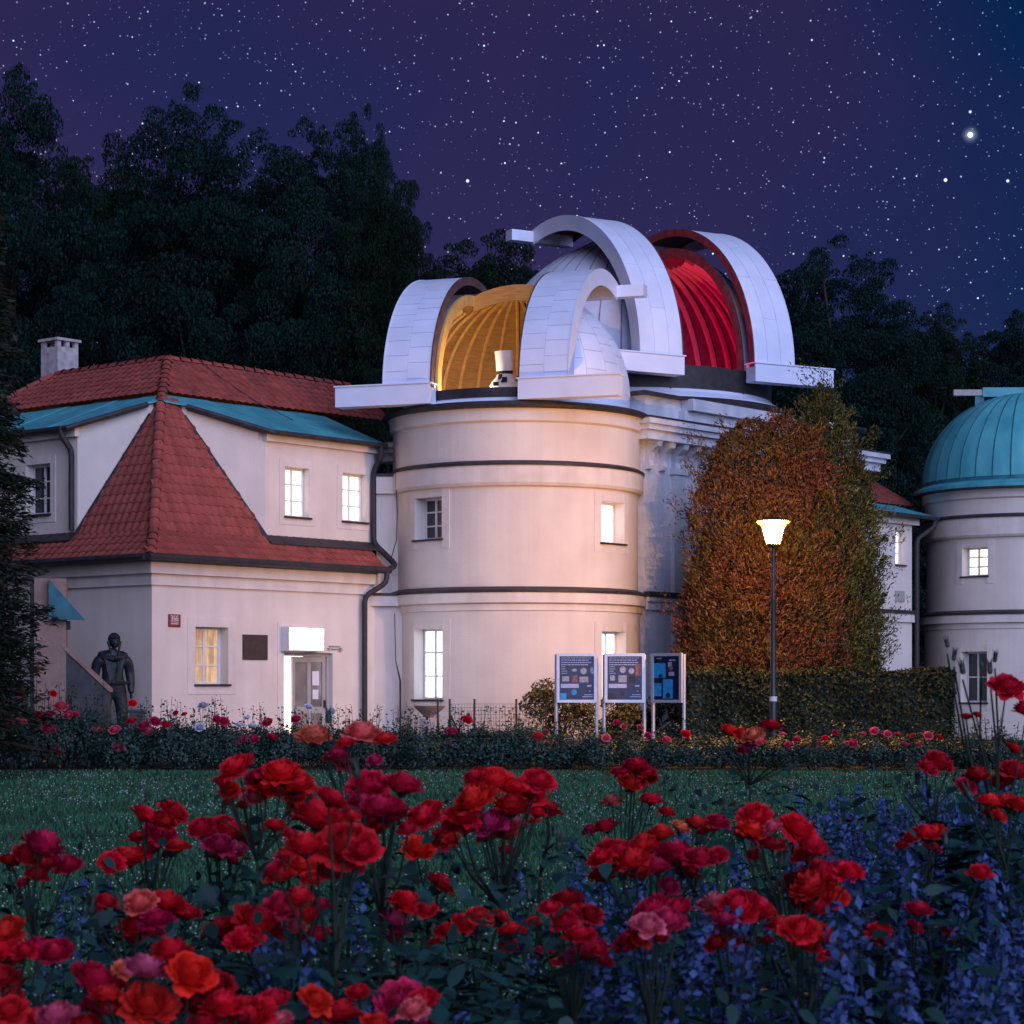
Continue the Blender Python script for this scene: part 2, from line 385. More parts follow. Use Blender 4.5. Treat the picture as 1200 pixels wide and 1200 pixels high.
def window(parent, f, hole, glass, cols=2, rows=3, depth=0.2, frame='frame_white', sill=True, surround=0.16, name='window', mull=0.05):
    a, b, c, d = hole
    m = MB(); t = 0.05
    m.fbox(f, a, a + t, c, d, depth - .06, depth); m.fbox(f, b - t, b, c, d, depth - .06, depth)
    m.fbox(f, a + t, b - t, c, c + t, depth - .06, depth); m.fbox(f, a + t, b - t, d - t, d, depth - .06, depth)
    for i in range(1, cols):
        x = a + (b - a) * i / cols; m.fbox(f, x - mull / 2, x + mull / 2, c + t, d - t, depth - .055, depth - .003)
    for j in range(1, rows):
        z = c + (d - c) * j / rows
        for i in range(cols):
            x0 = a + (b - a) * i / cols + (t if i == 0 else mull / 2); x1 = a + (b - a) * (i + 1) / cols - (t if i == cols - 1 else mull / 2)
            m.fbox(f, x0, x1, z - .016, z + .016, depth - .045, depth - .004)
    wn = m.build(name, frame, parent)
    for i in range(cols):
        for j in range(rows):
            x0 = a + (b - a) * i / cols + .01; x1 = a + (b - a) * (i + 1) / cols - .01
            z0 = c + (d - c) * j / rows + .01; z1 = c + (d - c) * (j + 1) / rows - .01
            p = MB(); p.fbox(f, x0, x1, z0, z1, depth - .025, depth - .015); p.build('pane', glass, wn)
    if sill:
        q = MB(); q.fbox(f, a - .04, b + .04, c - .035, c + .004, -.07, depth - .065); q.build('sill', 'dark_metal', wn)
    if surround:
        q = MB(); e = surround
        q.fbox(f, a - e, a - .002, c - e, d + e, -.014, .02); q.fbox(f, b + .002, b + e, c - e, d + e, -.014, .02)
        q.fbox(f, a - .002, b + .002, d + .002, d + e, -.0135, .02); q.fbox(f, a - .002, b + .002, c - e, c - .04, -.0135, .02)
        q.build('surround', 'plaster_trim', wn)
    return wn

# ------------------------------------------------------------------ ground
g = MB(); g.quad((-400, -60, 0), (400, -60, 0), (400, 600, 0), (-400, 600, 0))
tag(g.build('ground', 'ground'), kind='structure')
g = MB()
pts = [(-6, 1.2), (7, 1.2), (9, 5), (4.5, 9.2), (1, 8.2), (-1.5, 7.0), (-5, 6.6)]
g.add([(x, y, 0.012) for x, y in pts], [tuple(range(len(pts)))]); tag(g.build('flower_bed', 'soil'), kind='structure')
g = MB(); g.quad((-13, 37.6, .008), (12, 37.6, .008), (12, 41.6, .008), (-13, 41.6, .008)); tag(g.build('rose_border', 'soil'), kind='structure')

# ------------------------------------------------------------------ entrance house
CX, CY, ROT = -6.99, 43.06, R(50)
house = thing('entrance_house', 'cream plastered house with red tiled mansard roof and dormers left of the round tower', 'house', (CX, CY, 0), ROT)
LP, LQ, HE = 7.2, 10.2, 3.86
fr = lambda s, z, d: (s, d, z)            # right wall: along p, depth along +q
fl = lambda s, z, d: (d, s, z)            # left wall: along q, depth along +p
m = MB()
h_win = (1.12, 1.99, 1.47, 2.61); h_door = (3.56, 4.98, 0.02, 2.13)
wall(m, fr, 0, LP, 0, HE, [h_win, h_door], 0.3)
hl = (5.6, 6.4, 0.9, 2.4)
wall(m, fl, 0, LQ, 0, HE, [hl], 0.3)
m.quad((LP, 0, 0), (LP, 6.4, 0), (LP, 6.4, HE), (LP, 0, HE)); m.quad((0, LQ, 0), (6.4, LQ, 0), (6.4, LQ, HE), (0, LQ, HE))
m.quad((6.4, 6.4, 0), (6.4, LQ, 0), (6.4, LQ, HE), (6.4, 6.4, HE)); m.quad((6.4, 6.4, 0), (LP, 6.4, 0), (LP, 6.4, HE), (6.4, 6.4, HE))
m.build('wall', 'plaster', house)
window(house, fr, h_win, 'glass_warm', 2, 3, 0.28, surround=0.2)
window(house, fl, hl, 'glass_dark', 2, 3, 0.2)
# eaves cornice under the gutter
for nm, f, L in (('right', fr, 6.2), ('left', fl, LQ)):
    c = MB()
    c.fbox(f, -.06 if nm == 'right' else .0, L, 3.40, 3.62, -.06, .02); c.fbox(f, -.16 if nm == 'right' else .0, L, 3.62, 3.90, -.16, .02)
    c.build('eaves_cornice', 'plaster_trim', house)
# door with one leaf ajar, lit passage behind it
dr = MB()
dr.fbox(fr, 3.56, 3.62, .02, 2.13, .10, .2); dr.fbox(fr, 4.90, 4.98, .02, 2.13, .10, .2); dr.fbox(fr, 3.62, 4.90, 2.06, 2.13, .10, .2)
door = dr.build('door', 'frame_grey', house)
q = MB(); q.fbox(fr, 3.56, 4.98, .02, 2.13, .9, .95); q.fbox(fr, 3.50, 3.56, .02, 2.13, .31, .9); q.build('lit_passage', 'room_lit', door)
lf = MB()
for a, b in ((3.92, 4.00), (4.36, 4.46), (4.80, 4.90)): lf.fbox(fr, a, b, .04, 2.05, .13, .18)
for z0, z1 in ((.04, .24), (.86, 1.0), (1.94, 2.05)):
    for a, b in ((4.0, 4.36), (4.46, 4.80)): lf.fbox(fr, a, b, z0, z1, .132, .178)
lf.build('door_leaf', 'frame_grey', door)
for a, b in ((4.0, 4.36), (4.46, 4.80)):
    for z0, z1 in ((.24, .86), (1.0, 1.94)):
        p = MB(); p.fbox(fr, a, b, z0, z1, .15, .16); p.build('pane', 'glass_door', door)
p = MB(); p.fbox(fr, 4.52, 4.72, 1.45, 1.75, .144, .1485); p.fbox(fr, 4.53, 4.70, 1.16, 1.36, .144, .1485); p.build('notice', 'paper', door)
p = MB(); p.fbox(fr, 4.83, 4.87, .98, 1.14, .09, .128); p.build('handle', 'dark_metal', door)
q = MB()
q.fbox(fr, 3.36, 3.40, .02, 2.75, -.012, .02); q.build('door_surround', 'plaster_trim', house)
# roof -----------------------------------------------------------------
Z0, ZK, ZT, ZU, ZR = 3.95, 4.50, 7.20, 7.55, 8.46
QI, QK, QT, QU, QR = -.35, .30, 1.60, 1.98, 3.20
rf = MB()
def both(p, q, z, side): return (p, q, z) if side == 'r' else (q, p, z)
cheek = {'r': (3.35, 2.15), 'l': (2.69, 1.76)}
END = {'r': 6.25, 'l': LQ}
for sd in 'rl':
    e = END[sd]; c0, c1 = cheek[sd]
    B = lambda p, q, z: both(p, q, z, sd)
    rf.quad(B(QI, QI, Z0), B(e if sd == 'r' else e + .35, QI, Z0), B(e, QK, ZK), B(QK, QK, ZK))
    rf.quad(B(QK, QK, ZK), B(c0, QK, ZK), B(c1, QT, ZT), B(QT, QT, ZT))
    re_ = 9.0 if sd == 'r' else 7.0; ue = 9.0 if sd == 'r' else LQ - QU
    rf.quad(B(QU, QU, ZU), B(ue, QU, ZU), B(re_, QR, ZR), B(QR, QR, ZR))
rf.quad((QR, QR, ZR), (9, QR, ZR), (9, 6.7, 4.2), (6.7, 6.7, 4.2))
rf.quad((QR, QR, ZR), (QR, 7.0, ZR), (6.7, 10.2, 4.2), (6.7, 6.7, 4.2))
rf.add([(QR, 7.0, ZR), (QU, LQ - QU, ZU), (6.7, 10.2, 4.2)], [(0, 1, 2)])
roof = rf.build('roof', 'tile_under', house)

def tile_mesh():
    m = MB(); W, L = .215, .29; n = 6; prof = []
    for i in range(n + 1):
        x = -W / 2 + W * i / n; prof.append((x, (.011 * math.sin(2 * math.pi * i / n) + .012)))
    vs = []; fs = []
    for x, h in prof:
        arc = .022 * math.cos(2 * math.pi * (x + W / 2) / W)
        vs += [(x, -.03 + arc * .7, h + .016), (x, L - .04, h - .006), (x, -.03 + arc * .7, h - .004)]
    for i in range(n):
        a = i * 3; b = a + 3
        fs += [(a, b, b + 1, a + 1), (a, a + 2, b + 2, b)]
    m.add(vs, fs)
    me = m.mesh('roof_tile', 'tile', smooth=False)
    return me
TILE = tile_mesh()
tiles = []      # (matrix, distance key)
EXPO, TW = .225, .213
def lay(O, ex, es, width, length, inside, sx0=0.0):
    O = Vector(O); ex = Vector(ex).normalized(); es = Vector(es).normalized(); en = ex.cross(es)
    if en.z < 0: en = -en; flip = True
    else: flip = False
    rows = int(length / EXPO) + 1
    for r_ in range(rows):
        y = r_ * EXPO
        for k in range(int(width / TW) + 1):
            x = sx0 + k * TW + TW / 2
            if not inside(x, y + EXPO * .45): continue
            P = O + ex * x + es * y + en * .012
            M = Matrix((( ex.x, es.x, en.x, P.x), (ex.y, es.y, en.y, P.y), (ex.z, es.z, en.z, P.z), (0, 0, 0, 1)))
            tiles.append(M)
for sd in 'rl':
    e = END[sd]; c0, c1 = cheek[sd]
    B = lambda p, q, z: Vector(both(p, q, z, sd))
    # flare
    es = B(0, QK - QI, ZK - Z0); ln = es.length
    t_ = lambda y, ln=ln: QI + (QK - QI) * y / ln
    lay(B(-.35, QI, Z0), B(1, 0, 0), es, e + .6, ln - .08, lambda x, y, t_=t_, e=e: t_(y) < x - .35 < e)
    es2 = B(0, QT - QK, ZT - ZK); l2 = es2.length
    t2 = lambda y, l2=l2: QK + (QT - QK) * y / l2
    c2 = lambda y, l2=l2, c0=c0, c1=c1: c0 + (c1 - c0) * y / l2
    lay(B(0, QK, ZK), B(1, 0, 0), es2, 4, l2 - .02, lambda x, y, t2=t2, c2=c2: t2(y) < x < c2(y) - .03)
    es3 = B(0, QR - QU, ZR - ZU); l3 = es3.length
    t3 = lambda y, l3=l3: QU + (QR - QU) * y / l3
    re_ = 8.8 if sd == 'r' else None
    lay(B(0, QU - .03, ZU - .03), B(1, 0, 0), es3, 10, l3 - .03, lambda x, y, t3=t3, re_=re_: t3(y) < x < (re_ if re_ else LQ - t3(y)))
hw = Matrix.Translation((CX, CY, 0)) @ Matrix.Rotation(ROT, 4, 'Z')
tiles.sort(key=lambda M: (hw @ M.translation).y)
for M in tiles[:300]:
    o = link('roof_tile', TILE, roof); o.matrix_local = M
fm = MB()
tv = [v.co.copy() for v in TILE.vertices]; tf = [tuple(p.vertices) for p in TILE.polygons]
for M in tiles[300:]:
    fm.add([M @ v for v in tv], tf)
tag(fm.build('roof_tile_field', 'tile_field', roof, fix=False), kind='stuff')
# hip and ridge caps
def cap_mesh():
    m = MB(); n = 6; vs = []; fs = []
    for j, (y, r_) in enumerate(((-.02, .125), (.04, .115), (.27, .095))):
        for i in range(n + 1):
            a = math.pi * i / n; vs.append((r_ * math.cos(a), y, r_ * math.sin(a) * .9))
    for j in range(2):
        for i in range(n): fs.append((j * 7 + i, j * 7 + i + 1, j * 7 + 8 + i, j * 7 + 7 + i))
    m.add(vs, fs); return m.mesh('ridge_cap', 'tile', True)
CAP = cap_mesh()
def caps(a, b, nrm, step=.24, lift=-.02):
    a = Vector(a); b = Vector(b); es = (b - a).normalized(); en = (Vector(nrm) - es * es.dot(Vector(nrm))).normalized(); ex = es.cross(en)
    n = int((b - a).length / step)
    for i in range(n):
        P = a + es * ((b - a).length * i / n) + en * lift
        o = link('ridge_cap', CAP, roof)
        o.matrix_local = Matrix(((ex.x, es.x, en.x, P.x), (ex.y, es.y, en.y, P.y), (ex.z, es.z, en.z, P.z), (0, 0, 0, 1)))
caps((QI, QI, Z0), (QK, QK, ZK + .02), (-1, -1, 1.5)); caps((QK, QK, ZK + .02), (QT, QT, ZT), (-1, -1, .6)); caps((QT, QT, ZT), (QR, QR, ZR), (-1, -1, 1.5))
caps((QR, QR, ZR), (8.8, QR, ZR), (0, 0, 1), .3); caps((QR, QR, ZR), (QR, 7.0, ZR), (0, 0, 1), .3); caps((QU, LQ - QU, ZU), (QR, 7.0, ZR), (-1, 1, 1), .3)
# dormers
zc_ = lambda q: 6.70 + (q - .12) * (.78 / 1.95)
for sd, p1, wins, glass in (('r', 6.62, [(3.92, 4.62), (5.63, 6.37)], ('glass_lit', 'glass_lit')), ('l', 7.6, [(3.55, 4.35)], ('glass_dark',))):
    c0, c1 = cheek[sd]
    B = lambda p, q, z: both(p, q, z, sd)
    f = lambda s, z, d, B=B: B(s, .35 + d, z)
    dm = MB(); holes = [(a, b, 4.98, 6.02) for a, b in wins]
    wall(dm, f, c0, p1, 4.42, 6.72, holes, .25)
    dm.hexa([B(c0, .352, 4.40), B(c1, 1.56, 6.95), B(c1 + .08, 1.6, 6.95), B(c0 + .1, .36, 4.4), B(c0, .352, 6.70), B(c1, 1.56, 7.22), B(c1 + .08, 1.6, 7.22), B(c0 + .1, .36, 6.74)])
    dm.quad(B(p1, .35, 4.4), B(p1, 1.7, 4.4), B(p1, 1.7, 7.1), B(p1, .35, 6.72))
    dorm = dm.build('dormer', 'plaster', house)
    e = MB(); e.fbox(f, c0 - .04, p1, 6.50, 6.68, -.10, .02); e.build('eaves_cornice', 'plaster_trim', dorm)
    for (a, b), gl in zip(wins, glass): window(house, f, (a, b, 4.98, 6.02), gl, 2, 3, .22, surround=.17)
    # copper apron, laid in sheets
    outer = [(1.60, 1.56), (c1 - .03, 1.44), (c0 - .05, .12)]
    x = c0 - .05; step = .8
    while x < p1 + .1: x += step; outer.append((min(x, p1 + .15), .12))
    for i in range(len(outer) - 1):
        (pa, qa), (pb, qb) = outer[i], outer[i + 1]
        s_ = MB(); t = .012 * (i % 2)
        top = [B(pa, qa, zc_(qa) + t), B(pb - .004, qb, zc_(qb) + t), B(max(pb - .004, 2.0), 2.04, zc_(2.04) + t), B(max(pa, 2.0), 2.04, zc_(2.04) + t)]
        s_.hexa([(v[0], v[1], v[2] - .03) for v in top] + top); s_.build('copper_sheet', 'copper', house)
    gt = MB(); gp = [B(p_, q_ - .05, zc_(q_) - .045) for p_, q_ in [outer[1], outer[2], (p1 + .1, .12)]]
    gt.tube(gp, .055, 8); gt.build('gutter', 'dark_metal', house)
    fs_ = MB(); fs_.bar(B(c0 - .02, .30, 4.47), B(c1 - .03, 1.50, 6.98), .14, .06, B(-.4, -.7, .6)); fs_.build('flashing', 'dark_metal', house)
    ap = MB(); ap.fbox(f, c0 - .05, p1, 4.40, 4.56, -.03, .02)
    ap.hexa([B(c0 - .1, .05, 4.36), B(p1, .05, 4.36), B(p1, .33, 4.52), B(c0 - .05, .33, 4.52), B(c0 - .1, .05, 4.385), B(p1, .05, 4.385), B(p1, .33, 4.56), B(c0 - .05, .33, 4.56)])
    ap.build('apron_flashing', 'dark_metal', house)
for sd, e in (('r', 6.3), ('l', LQ)):
    gt = MB(); B = lambda p, q, z: both(p, q, z, sd)
    gt.tube([B(-.44 if sd == 'r' else -.30, -.42, Z0 - .03), B(e, -.42, Z0 - .03)], .075, 8); gt.build('gutter', 'dark_metal', house)
def downpipe(parent, pts, r=.055, name='downpipe'):
    m = MB(); P = [Vector(p) for p in pts]; sm = [P[0]]
    for i in range(1, len(P) - 1):
        a = P[i] + (P[i - 1] - P[i]).normalized() * min(.12, (P[i - 1] - P[i]).length * .4)
        b = P[i] + (P[i + 1] - P[i]).normalized() * min(.12, (P[i + 1] - P[i]).length * .4)
        sm += [a, (a + b) / 2 * .5 + P[i] * .5, b]
    sm.append(P[-1]); m.tube(sm, r, 10)
    return m.build(name, 'dark_metal', parent, smooth=True)
downpipe(house, [(6.2, -.42, 3.92), (6.2, -.42, 3.66), (5.82, -.13, 3.35), (5.82, -.13, 0.0)], .06)
downpipe(house, [(6.55, .1, 6.68), (6.55, .05, 6.45), (6.5, .26, 6.1), (6.5, .26, 4.55), (6.62, -.3, 4.05), (6.3, -.4, 3.95)], .065)
downpipe(house, [(.06, 2.85, 6.70), (.06, 2.85, 6.5), (.27, 2.78, 6.25), (.27, 2.78, 4.6)], .06)
ch = MB(); ch.box(3.7, 4.3, 7.55, 8.15, 7.2, 9.22); ch.box(3.65, 4.35, 7.50, 8.20, 9.36, 9.42)
for x in (3.7, 3.95, 4.2):
    for y in (7.55, 8.05): ch.box(x, x + .1, y, y + .1, 9.221, 9.36)
ch.build('chimney', 'chimney', house)
wr = MB(); P = [(4.0, 3.15, 8.55), (4.3, 2.6, 8.05), (4.6, 1.9, 7.55), (5.0, 1.2, 7.15)]; wr.tube(P, .012, 5); wr.build('lightning_wire', 'wire', house)
# wall fittings: things of their own
pq = MB(); pq.fbox(fr, 0, .68, 0, .51, -.03, -.002); o = pq.build('wall_plaque', 'plaque'); o.matrix_world = hw @ Matrix.Translation((2.386, 0, 1.97))
tag(o, 'blank dark square plaque on the cream wall between window and door', 'plaque')
pl = thing('house_number_plate', 'small dark red house number plate on the cream wall', 'plate', hw @ Vector((.41, 0, 2.59)), ROT)
pq = MB(); pq.fbox(fr, 0, .31, 0, .25, -.02, -.002); pq.build('plate', 'plate_red', pl)
pq = MB()
SEG = {'2': 'abged', '3': 'abgcd', '6': 'afgedc', '8': 'abcdefg', '0': 'abcdef'}
for k, dg in enumerate('366'):
    x0 = .055 + k * .072; z0 = .125; W_, H_ = .052, .10; t = .014
    for sg in SEG[dg]:
        r4 = {'a': (0, W_, H_ - t, H_), 'd': (0, W_, 0, t), 'g': (0, W_, H_ / 2 - t / 2, H_ / 2 + t / 2), 'b': (W_ - t, W_, H_ / 2, H_), 'c': (W_ - t, W_, 0, H_ / 2), 'e': (0, t, 0, H_ / 2), 'f': (0, t, H_ / 2, H_)}[sg]
        pq.fbox(fr, x0 + r4[0], x0 + r4[1], z0 + r4[2], z0 + r4[3], -.024, -.0205)
pq.fbox(fr, .05, .26, .095, .105, -.024, -.0205)
for k in range(9): pq.fbox(fr, .06 + k * .022, .074 + k * .022, .055, .075, -.024, -.0205)
pq.build('digits', 'letter', pl)
lb = thing('entrance_lightbox', 'glowing white light box sign above the entrance door', 'light sign', hw @ Vector((3.46, 0, 2.16)), ROT)
q = MB(); q.fbox(fr, .03, 1.01, .03, .47, -.235, -.03); q.build('light_panel', 'lightbox', lb)
q = MB()
q.fbox(fr, 0, 1.04, 0, .03, -.235, -.002); q.fbox(fr, 0, 1.04, .47, .50, -.235, -.002); q.fbox(fr, 0, .03, .03, .47, -.235, -.002); q.fbox(fr, 1.01, 1.04, .03, .47, -.235, -.002)
q.build('housing', 'frame_white', lb)
q = MB(); q.fbox(fr, 0, .32, .10, .12, -.05, -.002); q.fbox(fr, .05, .28, .04, .06, -.05, -.002); q.fbox(fr, -.04, .02, .03, .07, -.06, -.002); q.fbox(fr, .30, .36, .0, .08, -.06, -.002)
o = q.build('wall_bracket', 'frame_grey'); o.matrix_world = hw @ Matrix.Translation((4.86, 0, 2.17)); tag(o, 'small metal bracket on the wall above the door corner', 'bracket')

# ------------------------------------------------------------------ round towers
def tower(name, label, loc, z_gut, z_band, z_beltb, z_gb, wins, Rm=2.68, link_block=False):
    t = thing(name, label, 'tower', (loc[0], loc[1], 0))
    fc = lambda s, z, d, R_=Rm: ((R_ - d) * math.sin(s / R_), -(R_ - d) * math.cos(s / R_), z)
    Rg = Rm + .05
    fg = lambda s, z, d: fc(s, z, d, Rg)
    hs_g = [w_ for w_ in wins if w_['floor'] == 0]; hs_u = [w_ for w_ in wins if w_['floor'] == 1]
    def hole(w_, R_):
        a = R(w_['ang']) * R_; return (a - w_['w'] / 2, a + w_['w'] / 2, w_['z0'], w_['z1'])
    m = MB(); P = math.pi
    wall(m, fg, -P * Rg, P * Rg, 0, z_gb - .25, [hole(w_, Rg) for w_ in hs_g], .35, ds=.18)
    m.build('ground_wall', 'plaster', t)
    m = MB(); wall(m, fc, -P * Rm, P * Rm, z_gb, z_beltb + .1, [hole(w_, Rm) for w_ in hs_u], .35, ds=.18)
    m.build('upper_wall', 'plaster', t)
    m = MB(); m.lathe([(Rg - .02, z_gb - .42), (Rg + .03, z_gb - .40), (Rg + .03, z_gb - .27), (Rg + .12, z_gb - .24), (Rg + .12, z_gb - .03), (Rm - .05, z_gb)], n=96)
    m.build('storey_cornice', 'plaster_trim', t)
    m = MB(); m.lathe([(Rm - .05, z_gb + .01), (Rg + .15, z_gb - .025), (Rg + .15, z_gb + .03), (Rm + .01, z_gb + .10), (Rm - .05, z_gb + .1)], n=96); m.build('cornice_flashing', 'dark_metal', t)
    m = MB(); m.lathe([(Rm - .02, z_beltb - .03), (Rm + .08, z_beltb), (Rm + .12, z_beltb + .06), (Rm + .12, z_band - .03), (Rm - .05, z_band)], n=96); m.build('belt', 'plaster_trim', t)
    m = MB(); m.lathe([(Rm, z_band - .03), (Rm + .15, z_band - .035), (Rm + .15, z_band + .02), (Rm + .06, z_band + .07), (Rm - .02, z_band + .07)], n=96); m.build('belt_flashing', 'dark_metal', t)
    m = MB(); m.lathe([(Rm + .05, z_band), (Rm + .05, z_gut - .34), (Rm + .12, z_gut - .30), (Rm + .12, z_gut - .1), (Rm + .16, z_gut - .02), (Rm - .2, z_gut)], n=96); m.build('attic_wall', 'plaster', t)
    m = MB(); pr = [(Rm + .20 + .075 * math.cos(a), z_gut + .02 + .075 * math.sin(a)) for a in [2 * P * k / 8 for k in range(9)]]; m.lathe(pr, n=96); m.build('gutter', 'dark_metal', t, smooth=True)
    for w_ in wins:
        f, R_ = (fg, Rg) if w_['floor'] == 0 else (fc, Rm)
        window(t, f, hole(w_, R_), w_['glass'], w_['cols'], w_['rows'], .30, surround=.2)
    return t

west = tower('observatory_tower', 'round cream observatory tower under the open dome with the lit wooden interior', (.1, 49.0), 7.28, 6.08, 5.63, 3.42, [
    dict(ang=-45, w=.84, z0=4.55, z1=5.44, glass='glass_dark', cols=2, rows=3, floor=1),
    dict(ang=50.5, w=.82, z0=4.48, z1=5.36, glass='glass_bright', cols=1, rows=1, floor=1),
    dict(ang=-44, w=.86, z0=1.15, z1=2.65, glass='glass_bright', cols=2, rows=3, floor=0),
    dict(ang=50, w=.84, z0=1.15, z1=2.60, glass='glass_bright', cols=2, rows=1, floor=0)])
lk = MB(); lk.box(-3.22, -1.9, -1.15, 1.5, 0, 3.16); lk.build('link_wall', 'plaster', west)
lk = MB(); lk.box(-3.34, -1.9, -1.27, 1.5, 3.161, 3.385); lk.build('link_cornice', 'plaster_trim', west)
lk = MB(); lk.box(-3.05, -2.0, -.72, 1.5, 3.41, 6.0); lk.box(-3.10, -2.0, -.80, 1.5, 5.62, 5.99); lk.build('link_upper_wall', 'plaster', west)
lk = MB(); lk.box(-3.38, -1.95, -1.31, 1.5, 3.387, 3.44); lk.build('link_flashing', 'dark_metal', west)
lk = MB(); lk.box(-3.14, -2.0, -.84, 1.5, 6.0, 6.05); lk.build('link_coping', 'dark_metal', west)
lk = MB(); lk.tube([(-2.62, -1.36, 3.0), (-2.60, -1.35, 2.0), (-2.50, -1.33, 1.55), (-2.50, -1.33, 0)], [.01, .01, .022, .022], 6); lk.build('lightning_rod', 'wire', west)
lk = MB(); lk.tube([(-2.66, -.9, 6.6), (-2.58, -1.05, 5.2), (-2.6, -1.0, 4.6), (-2.75, -.95, 4.1)], .012, 5); lk.build('loose_cable', 'wire', west)

east = tower('observatory_tower', 'round cream tower under the green copper dome', (14.3, 62.0), 6.83, 6.02, 5.47, 3.40, [
    dict(ang=-42, w=.78, z0=4.42, z1=5.2, glass='glass_lit', cols=2, rows=3, floor=1),
    dict(ang=-42, w=.8, z0=1.0, z1=2.38, glass='glass_dark', cols=2, rows=2, floor=0),
    dict(ang=15, w=.72, z0=4.42, z1=5.2, glass='glass_dark', cols=2, rows=3, floor=1)])

# ------------------------------------------------------------------ domes
def patch(fn, u0, u1, v0, v1, nu, nv, t0, t1):
    """curved sheet with thickness: fn(u, v, offset) -> point"""
    m = MB(); vs = []; A = lambda i, j: i * (nv + 1) + j
    for t in (t1, t0):
        for i in range(nu + 1):
            for j in range(nv + 1): vs.append(fn(u0 + (u1 - u0) * i / nu, v0 + (v1 - v0) * j / nv, t))
    k = (nu + 1) * (nv + 1); fs = []
    for i in range(nu):
        for j in range(nv): fs.append((A(i, j), A(i + 1, j), A(i + 1, j + 1), A(i, j + 1)))
    for i in range(nu):
        fs.append((A(i, 0), A(i + 1, 0), k + A(i + 1, 0), k + A(i, 0))); fs.append((A(i, nv), A(i + 1, nv), k + A(i + 1, nv), k + A(i, nv)))
    for j in range(nv):
        fs.append((A(0, j), A(0, j + 1), k + A(0, j + 1), k + A(0, j))); fs.append((A(nu, j), A(nu, j + 1), k + A(nu, j + 1), k + A(nu, j)))
    m.add(vs, fs); return m

